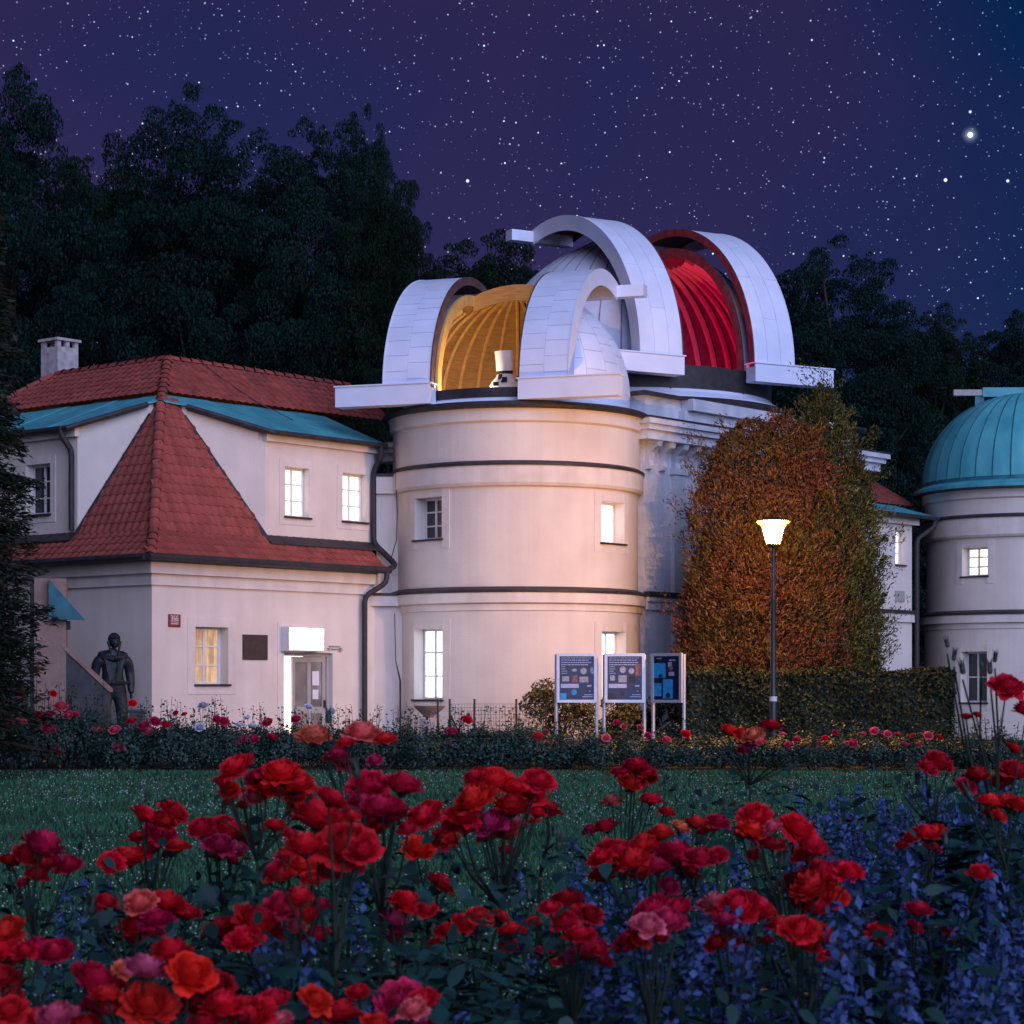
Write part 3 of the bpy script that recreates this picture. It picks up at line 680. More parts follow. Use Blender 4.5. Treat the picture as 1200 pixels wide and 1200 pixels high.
def dome(name, label, loc, rot, z0, zb, Rd, Rs, w_, sw, rail, lining, rib, shell_panels, nrib, glow, past, lamp_col, lamp_e, lamp_pos, upside, rib_r=.04, sbk=0.0):
    """hemispherical observatory dome, slit towards local -Y, with two sliding half shutters pushed apart along local X"""
    t = thing(name, label, 'dome', (loc[0], loc[1], zb), rot)
    zc = z0 - zb            # sphere centre above the dome's base
    SB = sbk * Rd          # how far behind the zenith the slit runs
    def shell(Rr, mname, nm):
        me = bpy.data.meshes.new(nm); bm = bmesh.new(); nu, nv = 72, 20
        rings = []
        zz = [(Rr, -zc + .05)] + [(Rr * math.cos(R(90) * j / nv), Rr * math.sin(R(90) * j / nv)) for j in range(nv)]
        for r_, z in zz: rings.append([bm.verts.new((r_ * math.cos(2 * math.pi * i / nu), r_ * math.sin(2 * math.pi * i / nu), zc + z)) for i in range(nu)])
        top = bm.verts.new((0, 0, zc + Rr))
        for j in range(len(rings) - 1):
            for i in range(nu): bm.faces.new((rings[j][i], rings[j][(i + 1) % nu], rings[j + 1][(i + 1) % nu], rings[j + 1][i]))
        for i in range(nu): bm.faces.new((rings[-1][i], rings[-1][(i + 1) % nu], top))
        for co, no in (((w_, 0, 0), (1, 0, 0)), ((-w_, 0, 0), (1, 0, 0)), ((0, -SB, 0), (0, 1, 0))):
            bmesh.ops.bisect_plane(bm, geom=bm.verts[:] + bm.edges[:] + bm.faces[:], plane_co=co, plane_no=no, dist=1e-5)
        dead = [f for f in bm.faces if abs(f.calc_center_median().x) < w_ and f.calc_center_median().y < -SB]
        bmesh.ops.delete(bm, geom=dead, context='FACES')
        for f in bm.faces: f.smooth = True
        bm.to_mesh(me); bm.free()
        return link(nm, me, t, mname)
    shell(Rd, 'white_metal_plain', 'shell')
    ln = shell(Rd - .13, lining, 'lining')
    # slit trims close the thickness of the shell
    for sg in (-1, 1):
        m = MB(); n = 28; ri = math.sqrt((Rd - .16) ** 2 - w_ ** 2); ro = math.sqrt((Rd + .05) ** 2 - w_ ** 2)
        a1 = math.pi / 2 + math.asin(min(.99, -SB / ri))
        for k in range(n):
            a, b = a1 * k / n, a1 * (k + 1) / n
            q = [(sg * (w_ + dx), -r_ * math.cos(al), zc + r_ * math.sin(al)) for al in (a, b) for dx in (-.03, .03) for r_ in (ri, ro)]
            m.hexa([q[0], q[1], q[3], q[2], q[4], q[5], q[7], q[6]])
        m.box(sg * w_ - .03, sg * w_ + .03, -ro, -ri, .08, zc)
        m.build('slit_frame', 'wood_rib' if lining == 'wood' else 'shutter_lining', t)
    m = MB(); n = 12; yb = -SB
    for k in range(n):
        xa, xb = -w_ + 2 * w_ * k / n, -w_ + 2 * w_ * (k + 1) / n
        za = [math.sqrt(Rd ** 2 - x * x - yb * yb) + zc for x in (xa, xb)]
        m.hexa([(xa, yb - .04, za[0] - .30), (xb, yb - .04, za[1] - .30), (xb, yb + .04, za[1] - .30), (xa, yb + .04, za[0] - .30), (xa, yb - .04, za[0] + .05), (xb, yb - .04, za[1] + .05), (xb, yb + .04, za[1] + .05), (xa, yb + .04, za[0] + .05)])
    m.build('slit_head', lining if lining == 'wood' else 'shutter_lining', t)
    # ribs inside
    Ri = Rd - .14
    for k in range(nrib):
        a = 2 * math.pi * (k + .5) / nrib
        m = MB(); P = []
        for j in range(15):
            al = R(-4 + 88 * j / 14)
            x, y = Ri * math.cos(al) * math.sin(a), -Ri * math.cos(al) * math.cos(a)
            if abs(x) < w_ + .06 and y < -SB + .05: break
            P.append((x * .985, y * .985, zc + Ri * math.sin(al) * .985))
        if len(P) > 2:
            m.tube(P, rib_r, 6); m.build('rib', rib, t)
    # outer sheets / seams
    if shell_panels:
        gores, rows = 26, 8
        fn = lambda u, v, o: ((Rd + o) * math.cos(v) * math.sin(u), -(Rd + o) * math.cos(v) * math.cos(u), zc + (Rd + o) * math.sin(v))
        for i in range(gores):
            u0 = 2 * math.pi * i / gores + .006; u1 = 2 * math.pi * (i + 1) / gores - .006
            for j in range(rows):
                sh = .5 * (i % 2)
                v0 = R(max(0, 78 * (j - sh) / rows)) + .003; v1 = R(min(78, 78 * (j + 1 - sh) / rows)) - .003
                if v1 - v0 < .02: continue
                cs = [fn(u, v, 0) for u in (u0, u1) for v in (v0, v1)]
                if any(abs(c[0]) < w_ + .05 and c[1] < -SB + .05 for c in cs) or (min(c[0] for c in cs) < 0 < max(c[0] for c in cs) and cs[0][1] < 0): continue
                patch(fn, u0, u1, v0, v1, 3, 2, .002, .012).build('sheet_panel', 'white_metal', t)
    else:
        for i in range(40):
            a = 2 * math.pi * i / 40; P = []
            for j in range(20):
                al = R(84 * j / 19); x, y = Rd * math.cos(al) * math.sin(a), -Rd * math.cos(al) * math.cos(a)
                if abs(x) < w_ + .05 and y < -SB + .05: break
                P.append((x, y, zc + Rd * math.sin(al)))
            if len(P) > 2:
                m = MB(); m.tube(P, .02, 5); m.build('standing_seam', 'seam', t)
    # skirt
    m = MB(); m.lathe([(Rd - .05, .22), (Rd + .03, .20), (Rd + .10, .12), (Rd + .34, -.02), (Rd + .34, -.06), (Rd - .1, -.06)], n=80); m.build('skirt', 'white_metal_plain', t)
    m = MB(); m.lathe([(Rd - .12, .20), (Rd + .06, .20), (Rd + .06, zc - .05), (Rd - .12, zc - .05)], R(-46), R(46), n=24); m.build('drive_ring', 'dark_metal', t)
    # shutters
    A1 = R(90 + past); arc0 = -.05
    fS = lambda u, v, o: (u, -(Rs + o) * math.cos(v), zc + (Rs + o) * math.sin(v)) if v >= 0 else (u, -(Rs + o), zc + v * Rs)
    zr0, zr1 = zc - .36, zc + .06
    for sg in (-1, 1):
        a0, a1 = (w_ - .02, w_ + sw) if sg > 0 else (-w_ - sw, -w_ + .02)
        sh = patch(fS, a0, a1, arc0, A1, 2, 40, -.03, 0).build('shutter', 'white_metal_plain', t, smooth=True)
        patch(fS, a0 + .03, a1 - .03, 0.0, A1 - .02, 2, 40, -.05, -.032).build('lining', 'shutter_lining', sh, smooth=True)
        rows = 15 if shell_panels else 3
        cols = 2 if shell_panels else 3
        for c in range(cols):
            off = .5 * (c % 2)
            for j in range(-1 if off else 0, rows):
                v0 = max(.02, A1 * (j + off) / rows) + .0035; v1 = min(A1, A1 * (j + 1 + off) / rows) - .0035
                if v1 - v0 < .03: continue
                ua = a0 + (a1 - a0) * c / cols + .006; ub = a0 + (a1 - a0) * (c + 1) / cols - .006
                patch(fS, ua, ub, v0, v1, 1, max(2, int((v1 - v0) / .06)), .001, .011).build('sheet_panel', 'white_metal', sh, smooth=True)
        # side cheeks of the shutter
        for edge, dep, mm in ((a1 if sg > 0 else a0, .34, 'white_metal_plain'), (a0 if sg > 0 else a1, .16, 'shutter_lining')):
            n = 40; m = MB()
            for k in range(n):
                va, vb = A1 * k / n, A1 * (k + 1) / n
                q = [fS(edge + dx, v, o) for v in (va, vb) for dx in (-.015, .015) for o in (-dep, .02)]
                m.hexa([q[0], q[1], q[3], q[2], q[4], q[5], q[7], q[6]])
            m.build('cheek', mm, sh)
        # lower rail box and upper rail
        x0, x1 = sorted((sg * (w_ - .02), sg * (w_ + rail)))
        m = MB(); m.box(x0, x1, -Rs - .07, -Rs + .30, zr0, zr1); m.build('lower_rail', 'white_metal_plain', t)
        m = MB(); m.box(x0 - .03, x1 + .03, -Rs - .10, -Rs + .33, zr1 + .002, zr1 + .03); m.build('rail_cover', 'white_metal_plain', t)
        yz = fS(0, A1, 0); x0, x1 = sorted((sg * (w_ + .02), sg * (w_ + (sw + .62 if sg == upside else sw - .04))))
        m = MB(); m.box(x0, x1, yz[1] - .12, yz[1] + .18, yz[2] - .26, yz[2] + .0); m.build('upper_rail', 'white_metal_plain', t)
    li = bpy.data.lights.new('dome_lamp', 'POINT'); li.energy = lamp_e; li.color = lamp_col; li.shadow_soft_size = .06
    lo = bpy.data.objects.new('dome_lamp', li); COL.objects.link(lo); lo.parent = t; lo.location = (lamp_pos[0], lamp_pos[1], zc + lamp_pos[2])
    return t

d1 = dome('observatory_dome', 'white panelled dome with open shutters showing the lit wooden interior and telescope', (.1, 49.0), R(-19), 7.75, 7.30, 2.5, 2.72, 1.0, 1.06, 2.14,
          'wood', 'wood_rib', True, 30, 0, 20, (1.0, .76, .47), 85, (-.62, -1.55, -.18), 1)
d2 = dome('observatory_dome', 'larger white dome with open shutters glowing red inside', (2.87, 54.5), R(30), 8.9, 8.12, 3.45, 3.80, 1.02, 1.14, 2.27,
          'red_lining', 'red_rib', False, 40, 0, 16, (1.0, .012, .22), 230, (-1.7, -1.3, -.35), -1, .075, -.16)

# closed copper dome
d3 = thing('copper_dome', 'green patinated copper dome with standing seams and a rail on top', 'dome', (14.3, 62.0, 6.85))
Rd = 2.78; zc = .25; d3.scale = (1, 1, .91)
fn = lambda u, v, o: ((Rd + o) * math.cos(v) * math.sin(u), -(Rd + o) * math.cos(v) * math.cos(u), zc + (Rd + o) * math.sin(v))
m = MB(); prof = [(Rd + .22, -.02), (Rd + .22, .03), (Rd + .03, .13), (Rd, zc)] + [(Rd * math.cos(R(90 * j / 16)), zc + Rd * math.sin(R(90 * j / 16))) for j in range(1, 17)]
m.lathe(prof, n=80); m.build('shell', 'copper_dark', d3, smooth=True)
m = MB(); m.lathe([(Rd + .25, -.06), (Rd + .25, .035), (Rd + .02, .16)], n=80); m.build('eaves_ring', 'copper', d3)
m = MB(); m.lathe([(2.7, -.12), (Rd + .26, -.10), (Rd + .26, -.065)], n=80); m.build('gutter_ring', 'dark_metal', d3)
for i in range(36):
    u0 = 2 * math.pi * i / 36; u1 = 2 * math.pi * (i + 1) / 36
    patch(fn, u0 + .004, u1 - .004, .01, R(84), 2, 12, .002, .010).build('copper_gore', 'copper_dome', d3, smooth=True)
    m = MB(); m.tube([fn(u0, R(84 * j / 14), .01) for j in range(15)], .018, 5); m.build('standing_seam', 'copper_dark', d3)
m = MB(); m.box(-1.25, 3.2, -.5, -.22, 2.88, 3.16); m.build('rail', 'copper', d3)
m = MB(); m.box(-2.05, -1.26, -.47, -.25, 2.92, 3.10); m.build('rail_end', 'frame_grey', d3)
m = MB(); m.box(-1.45, -1.2, -.44, -.28, 2.2, 2.9); m.build('bracket', 'copper_dark', d3)
for x in (-.1, .1, .25): 
    m = MB(); m.box(x, x + .06, -.53, -.503, 2.90, 3.14); m.build('clamp', 'dark_metal', d3)

# telescope inside the first dome
tl = thing('telescope', 'white telescope on its mount inside the wooden dome', 'telescope', (.1, 49.0, 7.35), R(-19))
m = MB(); m.lathe([(0, 0), (.34, 0), (.34, .5), (.30, .62), (.20, .74), (.17, .80), (0, .80)], n=20, c=(.15, -1.2)); m.build('mount', 'telescope_white', tl, smooth=True)
m = MB(); m.tube([(.15, -1.2, .801), (.15, -1.21, .88)], [.17, .17], 20); m.build('yoke', 'telescope_dark', tl, smooth=True)
m = MB(); m.tube([(.15, -1.21, .881), (.15, -1.23, 1.05), (.14, -1.25, 1.30)], [.19, .19, .205], 20); m.build('tube', 'telescope_white', tl, smooth=True)
m = MB(); m.box(.00, .12, -1.56, -1.50, .52, .60); m.box(.20, .30, -1.55, -1.49, .60, .70); m.tube([(.10, -1.42, .62), (.12, -1.42, .78)], .045, 8); m.build('camera_unit', 'telescope_dark', tl)
m = MB(); m.tube([(.14, -1.25, 1.301), (.14, -1.252, 1.315)], [.20, .20], 20); m.build('aperture', 'telescope_dark', tl)
m = MB(); m.tube([(.02, -1.46, .42), (.20, -1.46, .62)], .05, 8); m.tube([(.36, -1.2, .45), (.46, -1.2, .75)], .05, 8); m.build('finder', 'telescope_dark', tl)

# ------------------------------------------------------------------ main block under the large dome
blk = thing('main_block', 'tall pale stone block with bracketed cornice carrying the larger dome', 'building', (2.87, 54.5, 0), ROT)
HB = 3.7; X0, X1 = -4.35, 4.6
fb = lambda s, z, d: (s, -HB + d, z)
m = MB(); wall(m, fb, X0, X1, 0, 6.9); m.quad((X0, -HB, 0), (X0, HB, 0), (X0, HB, 6.9), (X0, -HB, 6.9)); m.quad((X1, -HB, 0), (X1, HB, 0), (X1, HB, 6.9), (X1, -HB, 6.9)); m.quad((X0, HB, 0), (X1, HB, 0), (X1, HB, 6.9), (X0, HB, 6.9))
m.build('wall', 'stone_wall', blk)
for x in (-3.35, -.2, 2.9):
    m = MB(); m.fbox(fb, x, x + .42, 0, 6.28, -.10, .02); m.fbox(fb, x - .05, x + .47, 6.16, 6.30, -.14, .02); m.build('pilaster', 'stone_wall', blk)
m = MB(); m.fbox(fb, X0, X1, 3.30, 3.40, -.12, .02); m.fbox(fb, X0, X1, 3.12, 3.30, -.07, .02); m.build('string_course', 'stone_wall', blk)
m = MB(); m.fbox(fb, X0, X1, 3.402, 3.52, -.15, .02); m.build('string_flashing', 'dark_metal', blk)
cm = MB(); prof = [(0, 0), (.10, .02), (.13, .10), (.10, .22), (.16, .38), (.34, .50), (.38, .62), (0, .62)]
cm.prism(prof, lambda a, b, t: (t, -a, b), -.09, .09); CORB = cm.mesh('corbel', 'stone_wall')
x = X0 + .1
while x < X1:
    o = link('corbel', CORB, blk); o.location = (x, -HB, 6.20); x += .50
m = MB(); ex = .42
m.box(X0 - ex, X1 + ex, -HB - ex, HB + ex, 6.823, 7.02); m.box(X0 - ex - .1, X1 + ex + .1, -HB - ex - .1, HB + ex + .1, 7.021, 7.14); m.box(X0 - ex - .18, X1 + ex + .18, -HB - ex - .18, HB + ex + .18, 7.141, 7.26)
m.build('cornice', 'stone_wall', blk)
m = MB(); m.box(X0 - .62, X1 + .62, -HB - .62, HB + .62, 7.261, 7.30); m.build('cornice_flashing', 'dark_metal', blk)
m = MB(); m.box(X0 + .1, X1 - .1, -HB + .05, HB - .05, 7.301, 7.86); m.build('attic', 'stone_wall', blk)
m = MB(); m.box(-3.0, 3.4, -HB - .12, -HB + .04, 7.301, 7.62); m.box(-2.9, 3.3, -HB - .28, -HB + .04, 7.621, 7.88); m.build('parapet', 'stone_wall', blk)
m = MB(); m.lathe([(3.5, 7.80), (3.95, 7.82), (3.98, 7.98), (3.86, 8.08), (3.3, 8.10)], n=72); m.build('drum_ring', 'dark_metal', blk)
m = MB(); m.box(X0 - .2, X1 + .2, -HB - .15, HB + .1, 7.861, 7.92); m.build('gutter', 'dark_metal', blk)

# link wing to the copper-domed tower
wing = thing('link_wing', 'cream wing with tiled roof between the thuja and the copper domed tower', 'building', (9.85, 60.6, 0), ROT)
# local x runs along the facade towards the tower (negative is behind the trees)
fw = lambda s, z, d: (s, d - .9, z)
wh = (-.34, .14, 4.72, 5.66)
m = MB(); wall(m, fw, -9, .55, 0, 6.0, [wh], .25); m.quad((.55, -.9, 0), (.55, 5, 0), (.55, 5, 6), (.55, -.9, 6)); m.build('wall', 'plaster', wing)
window(wing, fw, wh, 'glass_lit', 2, 3, .2, surround=.12)
m = MB(); m.fbox(fw, -.36, .14, 3.72, 4.02, -.02, .02); m.build('vent', 'frame_grey', wing)
m = MB(); m.fbox(fw, -9, .65, 3.40, 3.50, -.12, .02); m.build('string_flashing', 'dark_metal', wing)
m = MB(); m.fbox(fw, -9, .62, 3.18, 3.40, -.08, .02); m.fbox(fw, -9, .7, 5.82, 6.02, -.15, .02); m.build('string_course', 'plaster_trim', wing)
m = MB(); m.hexa([(-9, -1.25, 6.03), (1.6, -1.25, 6.03), (1.6, .3, 6.45), (-9, .3, 6.45), (-9, -1.25, 6.07), (1.6, -1.25, 6.07), (1.6, .3, 6.50), (-9, .3, 6.50)]); m.build('copper_apron', 'copper', wing)
m = MB(); m.tube([(-9, -1.29, 6.02), (1.3, -1.29, 6.02)], .06, 8); m.build('gutter', 'dark_metal', wing)
m = MB(); m.quad((-9, .25, 6.52), (3, .25, 6.52), (3, 2.4, 7.75), (-9, 2.4, 7.75)); m.quad((-9, 2.4, 7.75), (3, 2.4, 7.75), (3, 6, 6), (-9, 6, 6)); wroof = m.build('roof', 'tile_under', wing)
fm = MB(); es = Vector((0, 2.15, 1.23)).normalized(); en = Vector((1, 0, 0)).cross(es)
for r_ in range(11):
    for k in range(55):
        P = Vector((-9 + k * TW + .13, .22, 6.51)) + es * (r_ * EXPO) + en * .012
        M = Matrix(((1, es.x, en.x, P.x), (0, es.y, en.y, P.y), (0, es.z, en.z, P.z), (0, 0, 0, 1)))
        if P.x > -5.2 and P.x < .9: 
            if r_ < 9: o = link('roof_tile', TILE, wroof); o.matrix_local = M
            else: fm.add([M @ v for v in tv], tf)
        else: fm.add([M @ v for v in tv], tf)
tag(fm.build('roof_tile_field', 'tile_field', wroof, fix=False), kind='stuff')
downpipe(wing, [(1.15, -1.29, 6.0), (1.15, -1.25, 5.8), (.62, -1.02, 5.45), (.62, -1.02, 0)], .065)

# ------------------------------------------------------------------ foliage helpers
def np_mesh(name, V, faces_per, m, k=4):
    """V: (n*k, 3) vertices, every k of them one face"""
    me = bpy.data.meshes.new(name); nv = len(V); nf = nv // k
    me.vertices.add(nv); me.vertices.foreach_set('co', np.asarray(V, np.float32).ravel())
    me.loops.add(nv); me.loops.foreach_set('vertex_index', np.arange(nv, dtype=np.int32))
    me.polygons.add(nf); me.polygons.foreach_set('loop_start', np.arange(0, nv, k, dtype=np.int32))
    me.polygons.foreach_set('loop_total', np.full(nf, k, np.int32))
    me.materials.append(MATS[m]); me.update(); me.validate()
    return me
def unit(a): return a / np.maximum(np.linalg.norm(a, axis=1, keepdims=True), 1e-9)
def leaf_quads(rng, pos, nrm, size, asp=.5, along=None, fold=.18):
    n = len(pos); nrm = unit(nrm)
    t = rng.normal(size=(n, 3)) if along is None else along + rng.normal(size=(n, 3)) * .35
    t = unit(t - nrm * np.sum(t * nrm, 1, keepdims=True)); b = np.cross(nrm, t)
    s_ = np.asarray(size).reshape(-1, 1) * np.ones((n, 1))
    up = nrm * s_ * fold * rng.uniform(-1, 1, (n, 1))
    V = np.stack([pos - t * s_ * .5, pos + b * s_ * asp * .5 + up, pos + t * s_ * .5, pos - b * s_ * asp * .5 + up], 1)
    return V.reshape(-1, 3)
def ovate(rng, pos, nrm, size, asp=.5):
    n = len(pos); nrm = unit(nrm); t = rng.normal(size=(n, 3)); t = unit(t - nrm * np.sum(t * nrm, 1, keepdims=True)); b = np.cross(nrm, t)
    s_ = np.asarray(size).reshape(-1, 1); up = nrm * s_ * .10; w_ = s_ * asp * .5; dn = nrm * s_ * rng.uniform(-.1, .25, (n, 1))
    V = np.stack([pos - t * s_ * .5, pos - t * s_ * .24 + b * w_ * .85 + up, pos + t * s_ * .08 + b * w_ + up, pos + t * s_ * .34 + b * w_ * .6 + up * .5 - dn * .4, pos + t * s_ * .55 - dn,
                  pos + t * s_ * .34 - b * w_ * .6 + up * .5 - dn * .4, pos + t * s_ * .08 - b * w_ + up, pos - t * s_ * .24 - b * w_ * .85 + up], 1)
    return V.reshape(-1, 3)
def sphere_dirs(rng, n, upbias=.25):
    d = rng.normal(size=(n, 3)); d[:, 2] += upbias; return unit(d)
def clump_leaves(rng, clumps, per, size, asp=.5, flat=.5):
    P = []; Nn = []
    for (c, r_) in clumps:
        k = int(per * (r_ ** 2)); d = sphere_dirs(rng, k, .45)
        rad = r_ * (1 - .5 * rng.random((k, 1)) ** 2.2)
        P.append(np.array(c) + d * rad * np.array([1, 1, flat])); Nn.append(d * np.array([.6, .6, .8]) + rng.normal(size=(k, 3)) * .7)
    P = np.concatenate(P); Nn = np.concatenate(Nn)
    return leaf_quads(rng, P, Nn, size * rng.uniform(.6, 1.3, len(P)), asp)

def broad_tree(seed, H, Rc, z_lo, n_cl, cl_r, per, leaf, m):
    """returns (trunk mesh, crown mesh) of a broad-leaved tree"""
    rng = np.random.default_rng(seed); rnd = random.Random(seed)
    clumps = []; mid = (H + z_lo) / 2; hz = (H - z_lo) / 2
    for i in range(n_cl):
        d = sphere_dirs(rng, 1, .15)[0]; k = .55 + .45 * rng.random() ** .6
        r_ = cl_r * rng.uniform(.65, 1.25)
        lump = 1 + .08 * math.sin(3 * math.atan2(d[1], d[0]) + seed) + .06 * math.sin(5 * d[2] + seed * 2)
        clumps.append(((d[0] * Rc * k * lump, d[1] * Rc * k * lump, mid + d[2] * hz * k * lump), r_))
    for i in range(n_cl):
        d = sphere_dirs(rng, 1, .35)[0]; k = .90 + .26 * rng.random() ** 1.5
        clumps.append(((d[0] * Rc * k, d[1] * Rc * k, mid + d[2] * hz * k), cl_r * rng.uniform(.22, .55)))
    V = clump_leaves(rng, clumps, per, leaf, .6)
    crown = np_mesh('crown', V, 4, m)
    tb = MB(); tb.tube([(0, 0, -.1), (.1, 0, H * .25), (-.1, .1, H * .5), (.05, 0, H * .85)], [H * .024, H * .02, H * .014, H * .004], 9)
    for i in range(11):
        c = clumps[rnd.randrange(len(clumps))][0]; z = min(H * .7, max(H * .18, c[2] * .62))
        tb.tube([(0, 0, z), (c[0] * .5, c[1] * .5, z + (c[2] - z) * .6), c], [H * .009, H * .006, .03], 6)
    return tb.mesh('trunk', 'bark', True), crown
def place_tree(name, meshes, label, cat, loc, rz=0, sc_=(1, 1, 1), group=None):
    t = thing(name, label, cat, loc, rz, group); t.scale = sc_
    link('trunk', meshes[0], t); link('crown', meshes[1], t)
    return t

# ------------------------------------------------------------------ trees behind
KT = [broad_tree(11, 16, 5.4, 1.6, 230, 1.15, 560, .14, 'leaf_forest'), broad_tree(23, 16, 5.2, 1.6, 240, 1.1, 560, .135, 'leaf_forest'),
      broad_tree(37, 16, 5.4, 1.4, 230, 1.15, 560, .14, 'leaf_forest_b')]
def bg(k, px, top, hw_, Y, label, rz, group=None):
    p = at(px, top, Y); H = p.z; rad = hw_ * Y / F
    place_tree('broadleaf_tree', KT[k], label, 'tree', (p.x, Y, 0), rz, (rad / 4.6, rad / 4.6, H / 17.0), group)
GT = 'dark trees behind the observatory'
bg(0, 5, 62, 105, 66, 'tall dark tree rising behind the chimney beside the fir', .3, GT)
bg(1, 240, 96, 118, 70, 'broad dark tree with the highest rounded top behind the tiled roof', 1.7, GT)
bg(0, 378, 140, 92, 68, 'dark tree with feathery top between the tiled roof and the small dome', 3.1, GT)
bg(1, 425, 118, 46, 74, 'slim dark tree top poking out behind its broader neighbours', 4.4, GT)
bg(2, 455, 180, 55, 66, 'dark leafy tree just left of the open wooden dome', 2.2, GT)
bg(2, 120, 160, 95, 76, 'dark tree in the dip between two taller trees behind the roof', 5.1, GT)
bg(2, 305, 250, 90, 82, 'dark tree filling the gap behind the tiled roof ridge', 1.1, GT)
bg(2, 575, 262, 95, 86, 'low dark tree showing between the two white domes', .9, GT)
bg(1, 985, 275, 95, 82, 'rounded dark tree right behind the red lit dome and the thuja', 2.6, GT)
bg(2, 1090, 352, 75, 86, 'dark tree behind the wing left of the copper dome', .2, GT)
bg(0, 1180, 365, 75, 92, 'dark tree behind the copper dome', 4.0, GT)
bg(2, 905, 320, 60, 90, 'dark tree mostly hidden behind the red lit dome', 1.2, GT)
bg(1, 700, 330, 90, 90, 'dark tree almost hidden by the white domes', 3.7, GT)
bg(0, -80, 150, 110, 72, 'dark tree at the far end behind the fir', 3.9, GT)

place_tree('broadleaf_tree', KT[1], 'unseen leafy tree added outside the view to shade the end of the house', 'tree', (-12.4, 35.5, 0), .5, (.62, .62, .56))  # out-of-view tree, added to block light from the left house wall
# fir beside the house
def conifer(seed, H, R0, m, size, levels, nb):
    rng = np.random.default_rng(seed); P = []; A = []; tb = MB(); tb.tube([(0, 0, -.1), (0, 0, H * .5), (0, 0, H)], [.16, .1, .015], 8)
    for i in range(levels):
        z = .7 + (H - .8) * i / levels; rr = R0 * (1 - (z / H) ** 1.4) * rng.uniform(.8, 1.1) + .15
        for k in range(nb):
            a = rng.uniform(0, 2 * math.pi); L = rr * rng.uniform(.65, 1.1); d = np.array([math.cos(a), math.sin(a), 0])
            n = int(62 * L); t = rng.random(n) ** .7
            dr = -.28 * L * t ** 1.5 + .10 * L * t ** 4
            c = np.outer(t * L, d); c[:, 2] = z + dr
            lat = np.outer(rng.normal(size=n) * .15 * (1.15 - t * .6) * L ** .5, np.array([-d[1], d[0], 0]))
            c = c + lat + rng.normal(size=(n, 3)) * .03; c[:, 2] -= rng.random(n) * .10
            P.append(c); A.append(np.tile(d + np.array([0, 0, -.25]), (n, 1)) + lat * 2)
            tip = (d[0] * L, d[1] * L, z - .18 * L)
            tb.tube([(0, 0, z), (d[0] * L * .5, d[1] * L * .5, z - .08 * L), tip], [.025, .016, .004], 4)
    P = np.concatenate(P); A = np.concatenate(A)
    nr = rng.normal(size=P.shape) * .6 + np.array([0, 0, 1])
    V = leaf_quads(rng, P, nr, size * rng.uniform(.6, 1.4, len(P)), .32, A)
    return tb.mesh('trunk', 'bark', True), np_mesh('crown', V, 4, m)
place_tree('fir_tree', conifer(5, 12.0, 1.2, 'leaf_fir', .12, 84, 15), 'dark fir with drooping branches standing in front of the house end', 'tree', (-8.15, 33.0, 0))

# thuja pair by the lamp
def thuja(seed, cols, n, m, size):
    """cols: (x, y, height, radius) of the leaders that make up the tree"""
    rng = np.random.default_rng(seed); PP = []; OO = []; AA = []; tb = MB()
    tot = sum(c[2] * c[3] for c in cols)
    for ci, (cx, cy, H, R0) in enumerate(cols):
        k = int(n * H * R0 / tot); t = rng.random(k) ** .9; z = t * H; a = rng.uniform(0, 2 * math.pi, k)
        prof = np.where(t < .5, .9 + .1 * np.sin(t * math.pi), np.clip(1 - ((t - .5) / .5) ** 3.0, 0, 1) ** .62)
        ph = ci * 1.7 + seed
        lump = 1 + .13 * np.sin(3 * a + 2.3 * z + ph) + .11 * np.sin(5 * a - 3.7 * z + ph * 2) + .08 * np.sin(9 * a + 6.1 * z + ph)
        # tufts: points gather round spray centres, the gaps between them stay dark
        cell = np.sin(11 * a + 4.1 * z + ph) * np.sin(7.3 * z - 6 * a + ph)
        rad = R0 * prof * (lump + .10 * cell) * (1 - .34 * rng.random(k) ** 2.2) + .04
        P = np.stack([cx + rad * np.cos(a), cy + rad * np.sin(a), z], 1) + rng.normal(size=(k, 3)) * .035
        o = np.stack([np.cos(a), np.sin(a), np.full(k, .3)], 1); PP.append(P); OO.append(o)
        AA.append(np.stack([np.cos(a) * .9, np.sin(a) * .9, .7 + .5 * rng.random(k)], 1) + rng.normal(size=(k, 3)) * .2)
        tb.tube([(cx * .3, cy * .3, -.1), (cx * .9, cy * .9, H * .4), (cx, cy, H * .92)], [.14, .09, .015], 7)
    base = np.concatenate(PP); bo = np.concatenate(OO); pick = rng.choice(len(base), 430, replace=False)
    for i in pick:
        k = int(70 + 60 * rng.random()); r_ = .10 + .34 * rng.random() ** 2; c = base[i] + bo[i] * r_ * .55
        PP.append(c + np.clip(rng.normal(size=(k, 3)), -1.6, 1.6) * r_ * .28 - bo[i] * .08 + np.outer(rng.random(k) * r_, bo[i] + np.array([0, 0, .8]))); OO.append(np.tile(bo[i], (k, 1))); AA.append(np.tile(bo[i] + np.array([0, 0, .9]), (k, 1)) + rng.normal(size=(k, 3)) * .4)
    P = np.concatenate(PP); o = np.concatenate(OO); A = np.concatenate(AA); P[:, 2] = np.maximum(P[:, 2], .05); k = len(P)
    V = leaf_quads(rng, P, np.cross(o, rng.normal(size=(k, 3))) * .9 + o * .6, size * rng.uniform(.5, 1.5, k), .30, A)
    return tb.mesh('trunk', 'bark', True), np_mesh('crown', V, 4, m)
